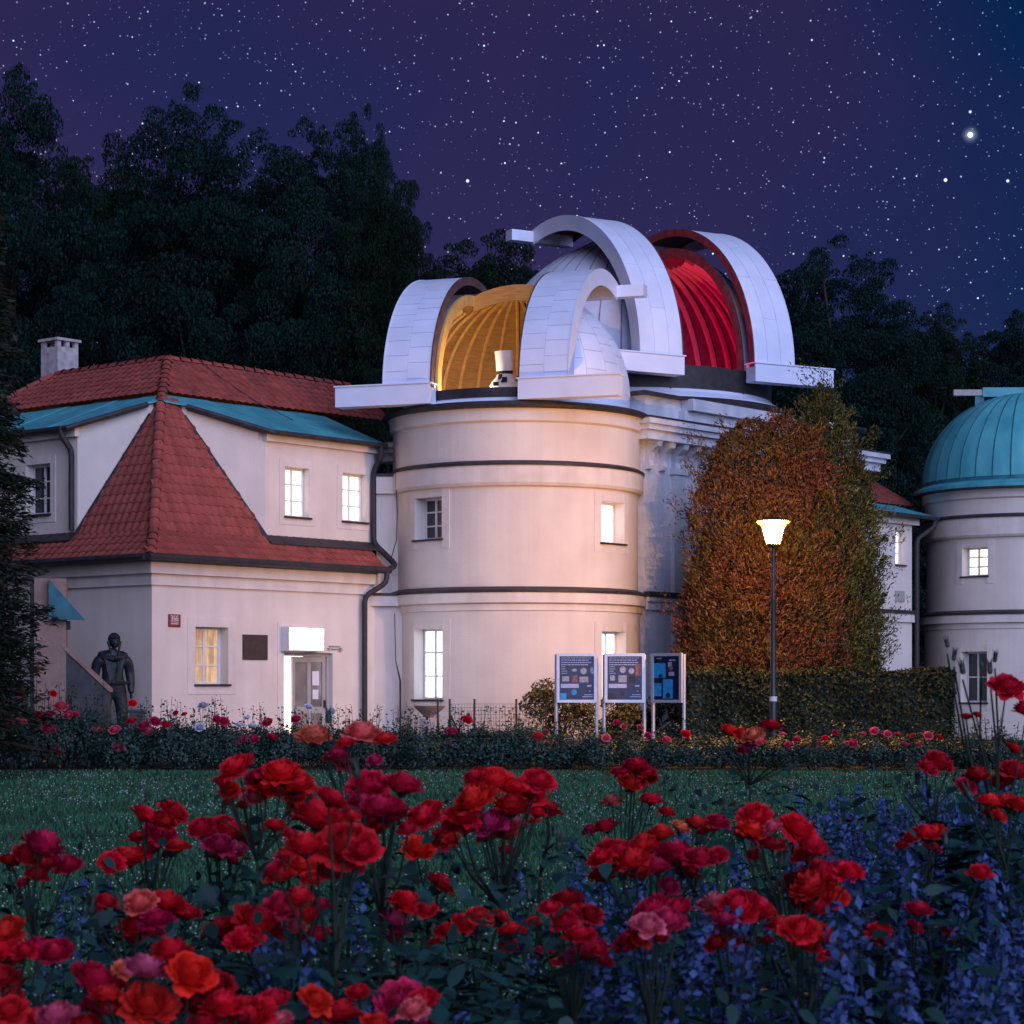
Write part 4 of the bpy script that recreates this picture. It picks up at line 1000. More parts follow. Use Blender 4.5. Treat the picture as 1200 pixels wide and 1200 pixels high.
place_tree('thuja_tree', thuja(3, [(-.05, .1, 7.05, 1.0), (-.5, 0, 6.75, .8), (-.75, -.1, 6.1, .65), (.6, -.1, 7.1, .85), (1.05, -.2, 6.9, .75), (-.95, -.3, 4.3, .65), (-1.15, -.2, 3.0, .5), (.3, -.75, 5.6, .8), (-.45, -.75, 4.9, .8), (1.1, -.6, 4.6, .75), (.3, .6, 6.9, .9)], 150000, 'leaf_thuja_red', .085), 'broad russet thuja lit orange by the street lamp', 'tree', (5.1, 46.6, 0))
place_tree('thuja_tree', thuja(8, [(0, .1, 7.75, .72), (.35, 0, 7.0, .62), (.6, -.05, 6.1, .5), (-.3, -.1, 7.2, .6), (.55, -.3, 4.2, .55), (.1, -.5, 5.6, .65)], 85000, 'leaf_thuja_green', .085), 'narrower olive green thuja with a pointed top beside the russet one', 'tree', (6.62, 46.9, 0))

# clipped hedge
def hedge(name, label, x0, x1, y0, y1, h, n, m, size):
    t = thing(name, label, 'hedge', ((x0 + x1) / 2, (y0 + y1) / 2, 0)); rng = np.random.default_rng(7)
    hx, hy = (x1 - x0) / 2, (y1 - y0) / 2
    mb = MB(); mb.box(-hx + .08, hx - .08, -hy + .08, hy - .08, 0.0, h - .09); mb.build('branch_core', 'leaf_hedge', t)
    P = []; Nn = []
    for k, (fx, fy, fz, nn) in enumerate(((1, 0, 1, (0, -1, 0)), (1, 1, 0, (0, 0, 1)), (0, 1, 1, (1, 0, 0)), (0, 1, 1, (-1, 0, 0)), (1, 0, 1, (0, 1, 0)))):
        c = int(n * (.42, .30, .06, .06, .16)[k]); u = rng.uniform(-1, 1, (c, 3)); p = np.zeros((c, 3))
        p[:, 0] = u[:, 0] * hx if fx else nn[0] * hx; p[:, 1] = u[:, 1] * hy if fy else nn[1] * hy; p[:, 2] = (u[:, 2] * .5 + .5) * h if fz else h
        wob = .035 * np.sin(p[:, 0] * 3.1 + p[:, 2] * 4) + .025 * np.sin(p[:, 0] * 7.7 - p[:, 1] * 6)
        p += np.array(nn) * (wob[:, None] + rng.normal(size=(c, 1)) * .035 - .02); P.append(p); Nn.append(np.array(nn) + rng.normal(size=(c, 3)) * .6)
    P = np.concatenate(P); Nn = np.concatenate(Nn); P[:, 2] = np.maximum(P[:, 2], .02)
    link('foliage', np_mesh('foliage', leaf_quads(rng, P, Nn, size * rng.uniform(.6, 1.4, len(P)), .55), 4, m), t)
    return t
hedge('clipped_hedge', 'long low clipped dark green hedge behind the street lamp', 3.25, 8.45, 42.3, 43.5, 1.70, 30000, 'leaf_hedge', .075)

def shrub(name, label, loc, rx, rz_, n, m, size, group=None, seed=1, cat='shrub'):
    rng = np.random.default_rng(seed); t = thing(name, label, cat, loc, 0, group)
    cl = []
    for i in range(16):
        d = sphere_dirs(rng, 1, .3)[0]; cl.append(((d[0] * rx * .65, d[1] * rx * .6, rz_ * (.5 + d[2] * .38)), rx * rng.uniform(.3, .5)))
    V = clump_leaves(rng, cl, n / 16 / (rx * .4) ** 2, size, .5, .8); V[:, 2] = np.maximum(V[:, 2], .01)
    link('foliage', np_mesh('foliage', V, 4, m), t)
    tb = MB()
    for i in range(12):
        c = cl[i][0]; tb.tube([(0, 0, 0), (c[0] * .4, c[1] * .4, c[2] * .6), (c[0] * 1.35, c[1] * 1.35, c[2] * 1.1)], [.02, .014, .004], 5)
    tb.build('stem', 'bark', t)
    return t
shrub('shrub', 'rounded olive shrub behind the left information board', (.92, 44.6, 0), .85, 1.55, 4200, 'leaf_bush', .085, seed=2)
shrub('shrub', 'low amber lit shrub behind the middle information board', (2.15, 44.4, 0), .75, 1.15, 3600, 'leaf_bush', .08, seed=3)
shrub('shrub', 'dark shrub behind the angled information board', (3.05, 44.1, 0), .6, 1.25, 3000, 'leaf_hedge', .08, seed=4)

# ------------------------------------------------------------------ street lamp
lamp = thing('street_lamp', 'lit street lamp with flared glass shade in front of the hedge', 'street lamp', (4.85, 41.2, 0))
m = MB(); m.lathe([(.07, 0), (.07, 1.3), (.055, 1.36), (.048, 3.0), (.052, 3.02), (.052, 3.08), (.036, 3.1), (.034, 4.05), (0, 4.05)], n=16); m.build('pole', 'lamp_pole', lamp, smooth=True)
m = MB(); m.lathe([(.073, 1.15), (.073, 1.24)], n=16); m.build('sticker', 'frame_white', lamp)
m = MB(); m.lathe([(.05, 4.0), (.13, 4.02), (.14, 4.07), (.05, 4.08)], n=20); m.build('collar', 'lamp_pole', lamp)
m = MB(); m.lathe([(.13, 4.075), (.155, 4.18), (.185, 4.32), (.245, 4.43), (.31, 4.475), (.30, 4.485), (.235, 4.445), (.02, 4.44)], n=28); m.build('glass_shade', 'lamp_glass', lamp, smooth=True)
# orange glass lets the bulb's light through
gm = MATS['lamp_glass'].node_tree; tr = gm.nodes.new('ShaderNodeBsdfTransparent'); tr.inputs['Color'].default_value = (1.0, .80, .52, 1)
mx = gm.nodes.new('ShaderNodeMixShader'); mx.inputs[0].default_value = .55
gm.links.new(gm.nodes['Principled BSDF'].outputs[0], mx.inputs[1]); gm.links.new(tr.outputs[0], mx.inputs[2]); gm.links.new(mx.outputs[0], gm.nodes['Material Output'].inputs['Surface'])
m = MB(); m.lathe([(0, 4.09), (.07, 4.11), (.105, 4.2), (.10, 4.32), (.05, 4.40), (0, 4.41)], n=20); m.build('bulb', 'lamp_bulb', lamp, smooth=True)
for az in range(3):
    li = bpy.data.lights.new('lamp_light', 'POINT'); li.energy = 850; li.color = (1.0, .54, .12); li.shadow_soft_size = .03
    lo = bpy.data.objects.new('lamp_light', li); COL.objects.link(lo); lo.parent = lamp; lo.location = (.125 * math.sin(az * 2.094), -.125 * math.cos(az * 2.094), 4.26)
m = MB(); m.lathe([(.0, 4.50), (.29, 4.492), (.30, 4.50), (.18, 4.55), (0, 4.57)], n=24); m.build('cap', 'lamp_pole', lamp)

# ------------------------------------------------------------------ information boards
def board(label, px0, px1, Y, rz, kind):
    x0, x1 = (px0 - 600) * Y / F, (px1 - 600) * Y / F; W = (x1 - x0) / math.cos(rz); z1 = 2.05; z0 = 1.12
    t = thing('information_board', label, 'sign', ((x0 + x1) / 2, Y, 0), rz, 'information boards behind the rose border'); h = W / 2
    for s_ in (-1, 1):
        m = MB(); m.tube([(s_ * (h - .03), 0, 0), (s_ * (h - .03), 0, 2.03)], .033, 10); m.build('post', 'aluminium', t, smooth=True)
    m = MB(); fw_ = .055
    m.box(-h + .03, h - .03, -.09, -.04, z1 - fw_, z1); m.box(-h + .03, h - .03, -.09, -.04, z0, z0 + fw_); m.box(-h + .03, -h + .03 + fw_, -.09, -.04, z0 + fw_, z1 - fw_); m.box(h - .03 - fw_, h - .03, -.09, -.04, z0 + fw_, z1 - fw_)
    m.build('frame', 'aluminium', t)
    a, b, c, d = -h + .086, h - .086, z0 + fw_ + .001, z1 - fw_ - .001
    m = MB(); m.box(a, b, -.065, -.045, c, d); ps = m.build('poster', 'poster_navy', t)
    rnd = random.Random(kind); P = MB(); yy = -.0665
    X = lambda u: a + (b - a) * u
    Z = lambda v: d - (d - c) * v
    def rect(u0, u1, v0, v1, mi): P.quad((X(u0), yy, Z(v1)), (X(u1), yy, Z(v1)), (X(u1), yy, Z(v0)), (X(u0), yy, Z(v0)), mi)
    def disc(u, v, r_, mi, sq=1.0, cut=None):
        n = 16; P.add([(X(u) + r_ * math.cos(2 * math.pi * i / n), yy, Z(v) + r_ * sq * math.sin(2 * math.pi * i / n)) for i in range(n)], [tuple(range(n))], mi)
    if kind < 3:
        for k, v in enumerate((.03, .08, .135, .185)): 
            u = .05
            while u < (.9 - .08 * (k % 2)):
                w2 = rnd.uniform(.03, .11); rect(u, min(u + w2, .92), v, v + .018, 3); u += w2 + .015
        for k in range(4): rect(.05, .05 + rnd.uniform(.1, .2), .235 + .05 * k, .247 + .05 * k, 3)
        if kind == 1:
            disc(.43, .32, .05, 1, .55); disc(.70, .34, .062, 1); disc(.95, .33, .04, 1, 1.6); rect(.08, .28, .46, .58, 1); rect(.36, .52, .44, .60, 2); rect(.58, .84, .47, .60, 1)
            disc(.42, .83, .055, 0)
        else:
            disc(.45, .31, .062, 1); disc(.70, .34, .056, 1); rect(.82, .99, .17, .45, 2); rect(.08, .22, .44, .56, 1); rect(.32, .56, .44, .60, 1); rect(.62, .80, .46, .60, 4); disc(.44, .86, .04, 4)
        rect(.04, .56, .635, .73, 3); rect(.02, .20, .85, .985, 0 if kind == 1 else 4)
        for k in range(2): rect(.66 + .06 * (1 - k), .97, .88 + .045 * k, .895 + .045 * k, 3)
        rect(.80, .93, .665, .70, 3); disc(.88, .8, .012, 3)
    else:
        rect(.0, .46, .16, .5, 0); rect(.36, .74, .53, .97, 0); rect(.0, .30, .62, .92, 0); disc(.26, .46, .05, 4); disc(.55, .9, .055, 4); rect(.10, .30, .04, .06, 1)
        disc(.66, .27, .05, 2); rect(.55, .7, .14, .24, 1); rect(.58, .8, .36, .45, 1); rect(.6, .85, .08, .11, 1)
    P.build('print', ['poster_blue', 'poster_grey', 'poster_brown', 'poster_pale', 'dark_metal'], ps, fix=False)
    if kind == 3:
        m = MB(); m.bar((-h + .06, -.03, .55), (-h + .25, .25, .75), .03, .03); m.build('brace', 'dark_metal', t)
    return t
board('framed star poster board on two posts, with a turquoise picture in its lower corner', 650, 701, 41.9, R(3), 1)
board('framed star poster board on two posts, with a brown picture at its edge', 706, 757, 41.9, R(3), 2)
board('narrow looking angled board with blue pictures beside the hedge', 765, 802, 41.7, R(-38), 3)

# wire fence by the tower
fn_ = thing('wire_fence', 'low wire mesh fence with thin dark posts at the foot of the tower', 'fence', (-.6, 44.0, 0))
xs_ = [(513, 0), (527, 0), (556, 0), (605, 0), (640, .1)]
for i, (px, dy) in enumerate(xs_):
    x = (px - 600) * 44.0 / F + .6; m = MB(); m.tube([(x, dy, 0), (x, dy, 1.18)], .022, 6); m.build('post', 'wire', fn_)
x0 = (527 - 600) * 44 / F + .6; m = MB(); m.tube([(x0 + .02, 0, .85), (x0 + .42, -.02, .05)], .018, 6); m.build('strut', 'wire', fn_)
x1 = (640 - 600) * 44 / F + .6; m = MB()
for k in range(34): 
    x = x0 + (x1 - x0) * k / 33; m.bar((x, 0, .1), (x, 0, 1.08), .005, .005)
for k in range(15): m.bar((x0, .004, .1 + .07 * k), (x1, .004, .1 + .07 * k), .005, .005)
m.build('mesh', 'wire', fn_)
br = thing('planter_pedestal', 'grey stone pedestal with a shallow bowl beside the wire fence', 'pedestal', ((503 - 600) * 44.6 / F, 44.6, 0))
m = MB(); m.lathe([(.0, 0), (.2, 0), (.2, .78), (.17, .8), (0, .8)], n=20); m.build('column', 'chimney', br, smooth=True)
m = MB(); m.lathe([(.08, .8), (.14, .86), (.30, 1.0), (.32, 1.04), (.28, 1.04), (0, .95)], n=24); m.build('bowl', 'sandstone', br, smooth=True)

# ------------------------------------------------------------------ left corner: pillar, hood, stair wall, statue
pil = thing('stone_pillar', 'tall sandstone gate pillar with a small copper hood against the shaded wall', 'pillar', ((60 - 600) * 42 / F, 42, 0), R(8))
m = MB(); m.box(-.30, .29, -.25, .25, 0, 3.46); m.build('shaft', 'sandstone', pil)
m = MB(); m.box(-.38, -.302, -.2, .2, 0, 3.46); m.build('side_strip', 'dark_metal', pil)
m = MB(); m.prism([(.0, 3.44), (.0, 2.68), (.66, 2.68)], lambda a, b, t: (a - .02, t, b), -.42, -.27); m.build('hood', 'copper_dark', pil)
m = MB(); m.box(.292, .36, -.2, .0, 2.5, 2.66); m.build('light_fitting', 'dark_metal', pil)
st = thing('stair_wall', 'dark sloping side wall of the steps beside the pillar', 'wall', ((74 - 600) * 41.8 / F, 41.8, 0))
m = MB(); m.prism([(0, 0), (.85, 0), (.85, 1.35), (0, 2.15)], lambda a, b, t: (a, t, b), 0, .3); m.build('wall', 'dark_stone', st)
m = MB(); m.hexa([(-.02, -.03, 2.16), (.88, -.03, 1.32), (.88, .33, 1.32), (-.02, .33, 2.16), (-.02, -.03, 2.22), (.88, -.03, 1.38), (.88, .33, 1.38), (-.02, .33, 2.22)]); m.build('coping', 'sandstone', st)
m = MB(); m.prism([(0, 0), (-2.6, 0), (-2.6, 1.7), (-.4, 1.7), (0, 1.2)], lambda a, b, t: (a - .9, t, b), .0, .3); m.build('lower_wall', 'dark_stone', st)

def skin_body(name, joints, edges, m, parent, sub=2, root=0):
    me = bpy.data.meshes.new(name); me.from_pydata([j[0] for j in joints], edges, []); o = link(name, me, parent, m)
    o.modifiers.new('skin', 'SKIN'); bpy.context.view_layer.objects.active = o
    me.skin_vertices[0].data
    for i, j in enumerate(joints):
        me.skin_vertices[0].data[i].radius = j[1] if isinstance(j[1], tuple) else (j[1], j[1]); me.skin_vertices[0].data[i].use_root = (i == root)
    s_ = o.modifiers.new('sub', 'SUBSURF'); s_.levels = s_.render_levels = sub
    dg = bpy.context.evaluated_depsgraph_get(); me2 = bpy.data.meshes.new_from_object(o.evaluated_get(dg))
    o.modifiers.clear(); o.data = me2; me2.materials.clear(); me2.materials.append(MATS[m])
    me2.polygons.foreach_set('use_smooth', [True] * len(me2.polygons))
    return o
# bronze aviator, arms at his sides, head turned to the entrance
stt = thing('bronze_statue', 'dark bronze statue of a standing man in flying suit and leather cap by the corner', 'statue', ((132 - 600) * 42.4 / F, 42.4, 0), R(20))
m = MB(); m.box(-.5, .5, -.4, .4, 0, .30); m.box(-.42, .42, -.33, .33, .301, .36); m.build('plinth', 'dark_stone', stt)
stt.scale = (.95, .98, .96)
zb = .36; k = 1.16
J = lambda x, y, z: (x * k * 1.12, y * k * 1.1, zb + z * k)
jt = [(J(0, 0, .96), (.235, .185)), (J(0, .0, 1.12), (.225, .18)), (J(0, -.01, 1.30), (.25, .19)), (J(0, 0, 1.45), (.225, .15)), (J(.0, -.01, 1.56), (.105, .105)), (J(.0, -.02, 1.64), (.10, .10)),
      (J(-.23, 0, 1.43), (.125, .125)), (J(-.275, .02, 1.17), (.092, .098)), (J(-.27, -.03, .95), (.075, .08)), (J(-.265, -.07, .84), (.052, .056)),
      (J(.23, 0, 1.43), (.125, .125)), (J(.275, .02, 1.17), (.092, .098)), (J(.28, -.04, .95), (.075, .08)), (J(.275, -.08, .84), (.052, .056)),
      (J(-.115, 0, .84), (.155, .16)), (J(-.13, -.02, .50), (.12, .125)), (J(-.14, .02, .10), (.095, .10)), (J(-.15, -.14, .05), (.07, .05)),
      (J(.115, 0, .84), (.155, .16)), (J(.14, -.05, .50), (.12, .125)), (J(.15, -.03, .10), (.095, .10)), (J(.18, -.19, .05), (.07, .05))]
ed = [(0, 1), (1, 2), (2, 3), (3, 4), (4, 5), (3, 6), (6, 7), (7, 8), (8, 9), (3, 10), (10, 11), (11, 12), (12, 13), (0, 14), (14, 15), (15, 16), (16, 17), (0, 18), (18, 19), (19, 20), (20, 21)]
skin_body('body', jt, ed, 'bronze', stt)
def ellipsoid(mb, c, r_, n=14, m_=10, fn=None):
    vs = []; fs = []
    for j in range(m_ + 1):
        a = math.pi * j / m_
        for i in range(n):
            b = 2 * math.pi * i / n; d = (math.sin(a) * math.cos(b), math.sin(a) * math.sin(b), math.cos(a))
            s_ = fn(d) if fn else 1; vs.append((c[0] + r_[0] * d[0] * s_, c[1] + r_[1] * d[1] * s_, c[2] + r_[2] * d[2] * s_))
    for j in range(m_):
        for i in range(n): fs.append((j * n + i, j * n + (i + 1) % n, (j + 1) * n + (i + 1) % n, (j + 1) * n + i))
    mb.add(vs, fs)
hc = J(.02, -.03, 1.74)
m = MB(); ellipsoid(m, hc, (.088 * k, .105 * k, .132 * k), fn=lambda d: 1 - .16 * max(0, -d[2]) * (1 if d[1] > -.2 else .4)); 
m.prism([(-.015, 0), (.015, 0), (.006, .055), (-.006, .055)], lambda a, b, t: (hc[0] + a * 1.2, hc[1] - .115 + t * -1 + (0 if b > .03 else -.02), hc[2] - .03 + b), 0, .02)
for s_ in (-1, 1): m.box(hc[0] + s_ * .04 - .014, hc[0] + s_ * .04 + .014, hc[1] - .118, hc[1] - .10, hc[2] + .01, hc[2] + .022)
m.box(hc[0] - .03, hc[0] + .03, hc[1] - .113, hc[1] - .09, hc[2] - .068, hc[2] - .058); m.build('head', 'bronze', stt, smooth=True)
m = MB(); ellipsoid(m, (hc[0], hc[1] + .012, hc[2] + .03), (.112 * k, .122 * k, .13 * k), fn=lambda d: 1.0 if d[2] > -.15 or d[1] > .2 else .62)
m.tube([(hc[0] - .09, hc[1] - .09, hc[2] + .085), (hc[0], hc[1] - .135, hc[2] + .08), (hc[0] + .09, hc[1] - .09, hc[2] + .085)], .03, 8)
for s_ in (-1, 1): m.tube([(hc[0] + s_ * .115, hc[1], hc[2]), (hc[0] + s_ * .09, hc[1] - .05, hc[2] - .16), (hc[0] + s_ * .06, hc[1] - .12, hc[2] - .34)], [.04, .022, .012], 7)
m.build('flying_cap', 'bronze', stt, smooth=True)
m = MB()
for s_ in (-1, 1): m.hexa([J(s_ * .03, -.155, 1.05), J(s_ * .075, -.165, 1.05), J(s_ * .16, -.14, 1.46), J(s_ * .06, -.12, 1.50), J(s_ * .03, -.175, 1.05), J(s_ * .075, -.185, 1.05), J(s_ * .16, -.165, 1.46), J(s_ * .06, -.15, 1.50)])
m.build('lapel', 'bronze', stt)
m = MB(); m.tube([J(.19 * math.sin(a_) * 1.0, -.01 - .15 * math.cos(a_), 1.50 - .05 * math.cos(a_)) for a_ in [2 * math.pi * i / 20 for i in range(21)]], .062, 8); m.build('fur_collar', 'bronze', stt, smooth=True)
m = MB(); m.tube([J(.255 * math.sin(a_), -.205 * math.cos(a_), 1.03) for a_ in [2 * math.pi * i / 24 for i in range(25)]], .035, 6); m.build('belt', 'bronze', stt, smooth=True)
m = MB(); m.tube([J(.10, -.17, 1.42), J(.04, -.235, 1.2), J(-.06, -.235, 1.04)], .016, 6); m.build('strap', 'bronze', stt, smooth=True)
for s_ in (-1, 1):
    pc = Vector(J(s_ * .272, -.085, .80)); m = MB(); ellipsoid(m, pc, (.030, .045, .055))
    for q_ in range(4):
        y = -.032 + q_ * .021; L = (.075, .085, .082, .066)[q_]
        m.tube([(pc.x, pc.y + y, pc.z - .04), (pc.x - s_ * .004, pc.y + y - .004, pc.z - .04 - L * .55), (pc.x - s_ * .022, pc.y + y - .004, pc.z - .04 - L)], [.011, .010, .008], 6)
    m.tube([(pc.x, pc.y - .035, pc.z + .02), (pc.x - s_ * .01, pc.y - .065, pc.z - .02), (pc.x - s_ * .015, pc.y - .07, pc.z - .055)], [.012, .011, .008], 6)
    m.build('hand', 'bronze', stt, smooth=True)
bx_ = MB(); bx_.box(-.13, .13, -.1, .1, 0, .0 + .95); bx_.box(-.16, .16, -.13, .13, .951, .99); o = bx_.build('dark_post', 'dark_stone'); o.location = ((161 - 600) * 41.9 / F, 41.9, 0); tag(o, 'short dark square post beside the bronze statue', 'post')

# ------------------------------------------------------------------ lawn
rng = np.random.default_rng(99)
n = 280000; Y = 6.5 * (37.0 / 6.5) ** rng.random(n) ** .85; X = rng.uniform(-1, 1, n) * (.33 * Y + .8)
h = rng.uniform(.03, .075, n) * (1 + .35 * np.sin(X * 2.1) * np.sin(Y * 1.3)); wd = .0022 + .00042 * Y
a = rng.uniform(0, 2 * math.pi, n); dx = np.cos(a) * wd; dy = np.sin(a) * wd
lean = rng.normal(size=(n, 2)) * .35 * h[:, None]
V = np.stack([np.stack([X - dx, Y - dy, np.full(n, .002)], 1), np.stack([X + dx, Y + dy, np.full(n, .002)], 1), np.stack([X + lean[:, 0], Y + lean[:, 1], h], 1)], 1).reshape(-1, 3)
o = link('lawn_grass', np_mesh('lawn_grass', V, 3, 'grass', 3)); tag(o, 'short dark lawn grass between the flower bed and the building', 'grass', kind='stuff')
n = 14000; Y = 6.8 * (35.5 / 6.8) ** rng.random(n) ** .8; X = rng.uniform(-1, 1, n) * (.33 * Y + .8)
dens = np.sin(X * 1.1 + .7) * np.sin(Y * .55 + X * .3) + .6 * np.sin(X * 2.7 - Y * 1.1); keep = dens + rng.normal(size=n) * .6 > -.25
X, Y = X[keep], Y[keep]; n = len(X); r_ = rng.uniform(.005, .0088, n) * (1 + Y / 70); z = rng.uniform(.05, .095, n)
oc = np.array([(1, 0, 0), (0, 1, 0), (0, 0, 1), (-1, 0, 0), (0, -1, 0), (0, 0, -1)], float); tri = [(0, 1, 2), (1, 3, 2), (3, 4, 2), (4, 0, 2), (1, 0, 5), (3, 1, 5), (4, 3, 5), (0, 4, 5)]
C = np.stack([X, Y, z], 1)[:, None, None, :]; Vt = np.array([[oc[i] for i in t_] for t_ in tri])[None]
V = (C + Vt * r_[:, None, None, None]).reshape(-1, 3)
o = link('clover_flowers', np_mesh('clover_flowers', V, 3, 'clover', 3)); tag(o, 'white clover heads scattered through the lawn', 'clover', kind='stuff')

# ------------------------------------------------------------------ rose blooms and leaves
def bloom_mesh(seed, openness, R0=.5):
    """double rose of unit diameter; z up, base at the origin"""
    rnd = random.Random(seed); V = []; Fc = []; T = []
    layers = [(4, .12, 138, .56, 4), (5, .18, 122, .56, 4), (7, .25, 110, .55, 5), (8, .33, 100, .52, 5), (9, .40, 90, .46, 5), (10, .46, 80, .38, 5), (9, .50, 66, .27, 5)]
    for li, (cnt, rr, pm, top, nu) in enumerate(layers):
        ph = rnd.uniform(0, 6.28); op = li / 6; pm = R(min(150, pm + (1 - openness) * 40))
        for p in range(cnt):
            az = ph + 2 * math.pi * p / cnt + rnd.uniform(-.25, .25); wa = 2 * math.pi / cnt * 1.45
            jr = rnd.uniform(.88, 1.10); jt = rnd.uniform(.9, 1.08); ruf = rnd.uniform(0, 6.28); curl = rnd.uniform(.5, 1.5)
            nv = 5; base = len(V)
            for i in range(nu + 1):
                u = -1 + 2 * i / nu
                for j in range(nv + 1):
                    v = j / nv; ve = v * (1 - .14 * u * u); ph_ = pm * ve
                    r_ = rr * jr * math.sin(min(ph_, math.pi * .93)) * (1 - .06 * u * u)
                    z = top * jt * (1 - math.cos(ph_)) / (1 - math.cos(pm))
                    c = max(0, ve - .66) / .34
                    r_ += rr * .30 * c * c * curl * (.3 + .7 * op); z -= .07 * c * c * curl * (.3 + op)
                    z += .040 * math.sin(5.5 * u + ruf) * ve * ve; r_ += .032 * math.sin(7 * u + ruf * 2) * ve * ve
                    an = az + u * wa / 2 * math.sin(min(1, ve * 1.2 + .2) * math.pi / 2)
                    V.append((r_ * math.sin(an), r_ * math.cos(an), z)); T.append(min(1.0, ve * .9 + .1 * op))
            for i in range(nu):
                for j in range(nv):
                    q = base + i * (nv + 1) + j; Fc.append((q, q + nv + 1, q + nv + 2, q + 1))
    # green calyx
    me = bpy.data.meshes.new('bloom'); nb = len(V); nfp = len(Fc)
    for i in range(6):
        a = 2 * math.pi * i / 6
        for (r_, z) in ((.05, -.10), (.13, -.02), (.22, .03)):
            for da in (-.45, .45) if r_ < .2 else (0,): V.append((r_ * math.sin(a + da), r_ * math.cos(a + da), z)); T.append(.5)
        b = nb + i * 5; Fc += [(b, b + 1, b + 3, b + 2), (b + 2, b + 3, b + 4)]
    me.from_pydata(V, [], Fc); me.materials.append(MATS['petal']); me.materials.append(MATS['bud_green'])
    me.polygons.foreach_set('material_index', [0] * nfp + [1] * (len(Fc) - nfp)); me.polygons.foreach_set('use_smooth', [True] * len(Fc))
    at_ = me.attributes.new('tone', 'FLOAT', 'POINT'); at_.data.foreach_set('value', T); me.update()
    return me
BLOOM = [bloom_mesh(1, 1.0), bloom_mesh(2, .9), bloom_mesh(3, .75), bloom_mesh(4, 1.05), bloom_mesh(5, .6), bloom_mesh(6, 1.0)]
SMALL = [bloom_mesh(7, .9), bloom_mesh(8, .6)]
COLS = {'r': (.74, .013, .034), 'c': (.62, .010, .058), 'o': (.84, .028, .026), 'p': (.80, .12, .19), 'h': (.88, .20, .14), 'm': (.64, .025, .11), 'w': (.70, .74, .85), 'd': (.42, .008, .020)}
def bud_mesh():
    m = MB(); m.lathe([(0, -.02), (.010, -.016), (.013, 0), (.010, .014), (.005, .03), (0, .036)], n=8)
    for i in range(4):
        a = i * 1.57; m.tube([(.009 * math.sin(a), .009 * math.cos(a), .01), (.010 * math.sin(a), .010 * math.cos(a), .035), (.016 * math.sin(a), .016 * math.cos(a), .05)], [.004, .003, .001], 4)
    return m.mesh('bud', 'bud_green', True)
BUD = bud_mesh()
def leaflet(mb, base, d, up, L, W):
    d = Vector(d).normalized(); up = Vector(up); sd = d.cross(up).normalized(); up = sd.cross(d)
    base = Vector(base); rows = [(0, .12, 0), (.22, .78, .05), (.5, 1.0, .09), (.78, .66, .07), (1.0, .0, -.02)]
    vs = []
    for v, w_, dz in rows:
        c = base + d * L * v + up * L * dz * .6; vs += [c - sd * W * .5 * w_ + up * L * .07 * w_, c, c + sd * W * .5 * w_ + up * L * .07 * w_]
    fs = []
    for i in range(4):
        for s_ in (0, 1): a = i * 3 + s_; fs.append((a, a + 1, a + 4, a + 3))
    mb.add(vs, fs)
def rose_leaf(seed):
    rnd = random.Random(seed); m = MB(); L = .105
    pts = [Vector((0, L * t, -.03 * t * t)) for t in (0, .5, 1)]
    m.tube(pts, [.0016, .0013, .001], 4)
    for t in (.42, .78):
        for s_ in (-1, 1): leaflet(m, (0, L * t, -.03 * t * t), (s_ * .9, .5, rnd.uniform(-.25, .15)), (rnd.uniform(-.2, .2), 0, 1), .042 * rnd.uniform(.85, 1.1), .028)
    leaflet(m, pts[2], (rnd.uniform(-.1, .1), 1, -.25), (rnd.uniform(-.2, .2), .1, 1), .052, .034)
    return m.mesh('leaf', 'leaf_rose', True)
LEAF = [rose_leaf(s_) for s_ in range(5)]

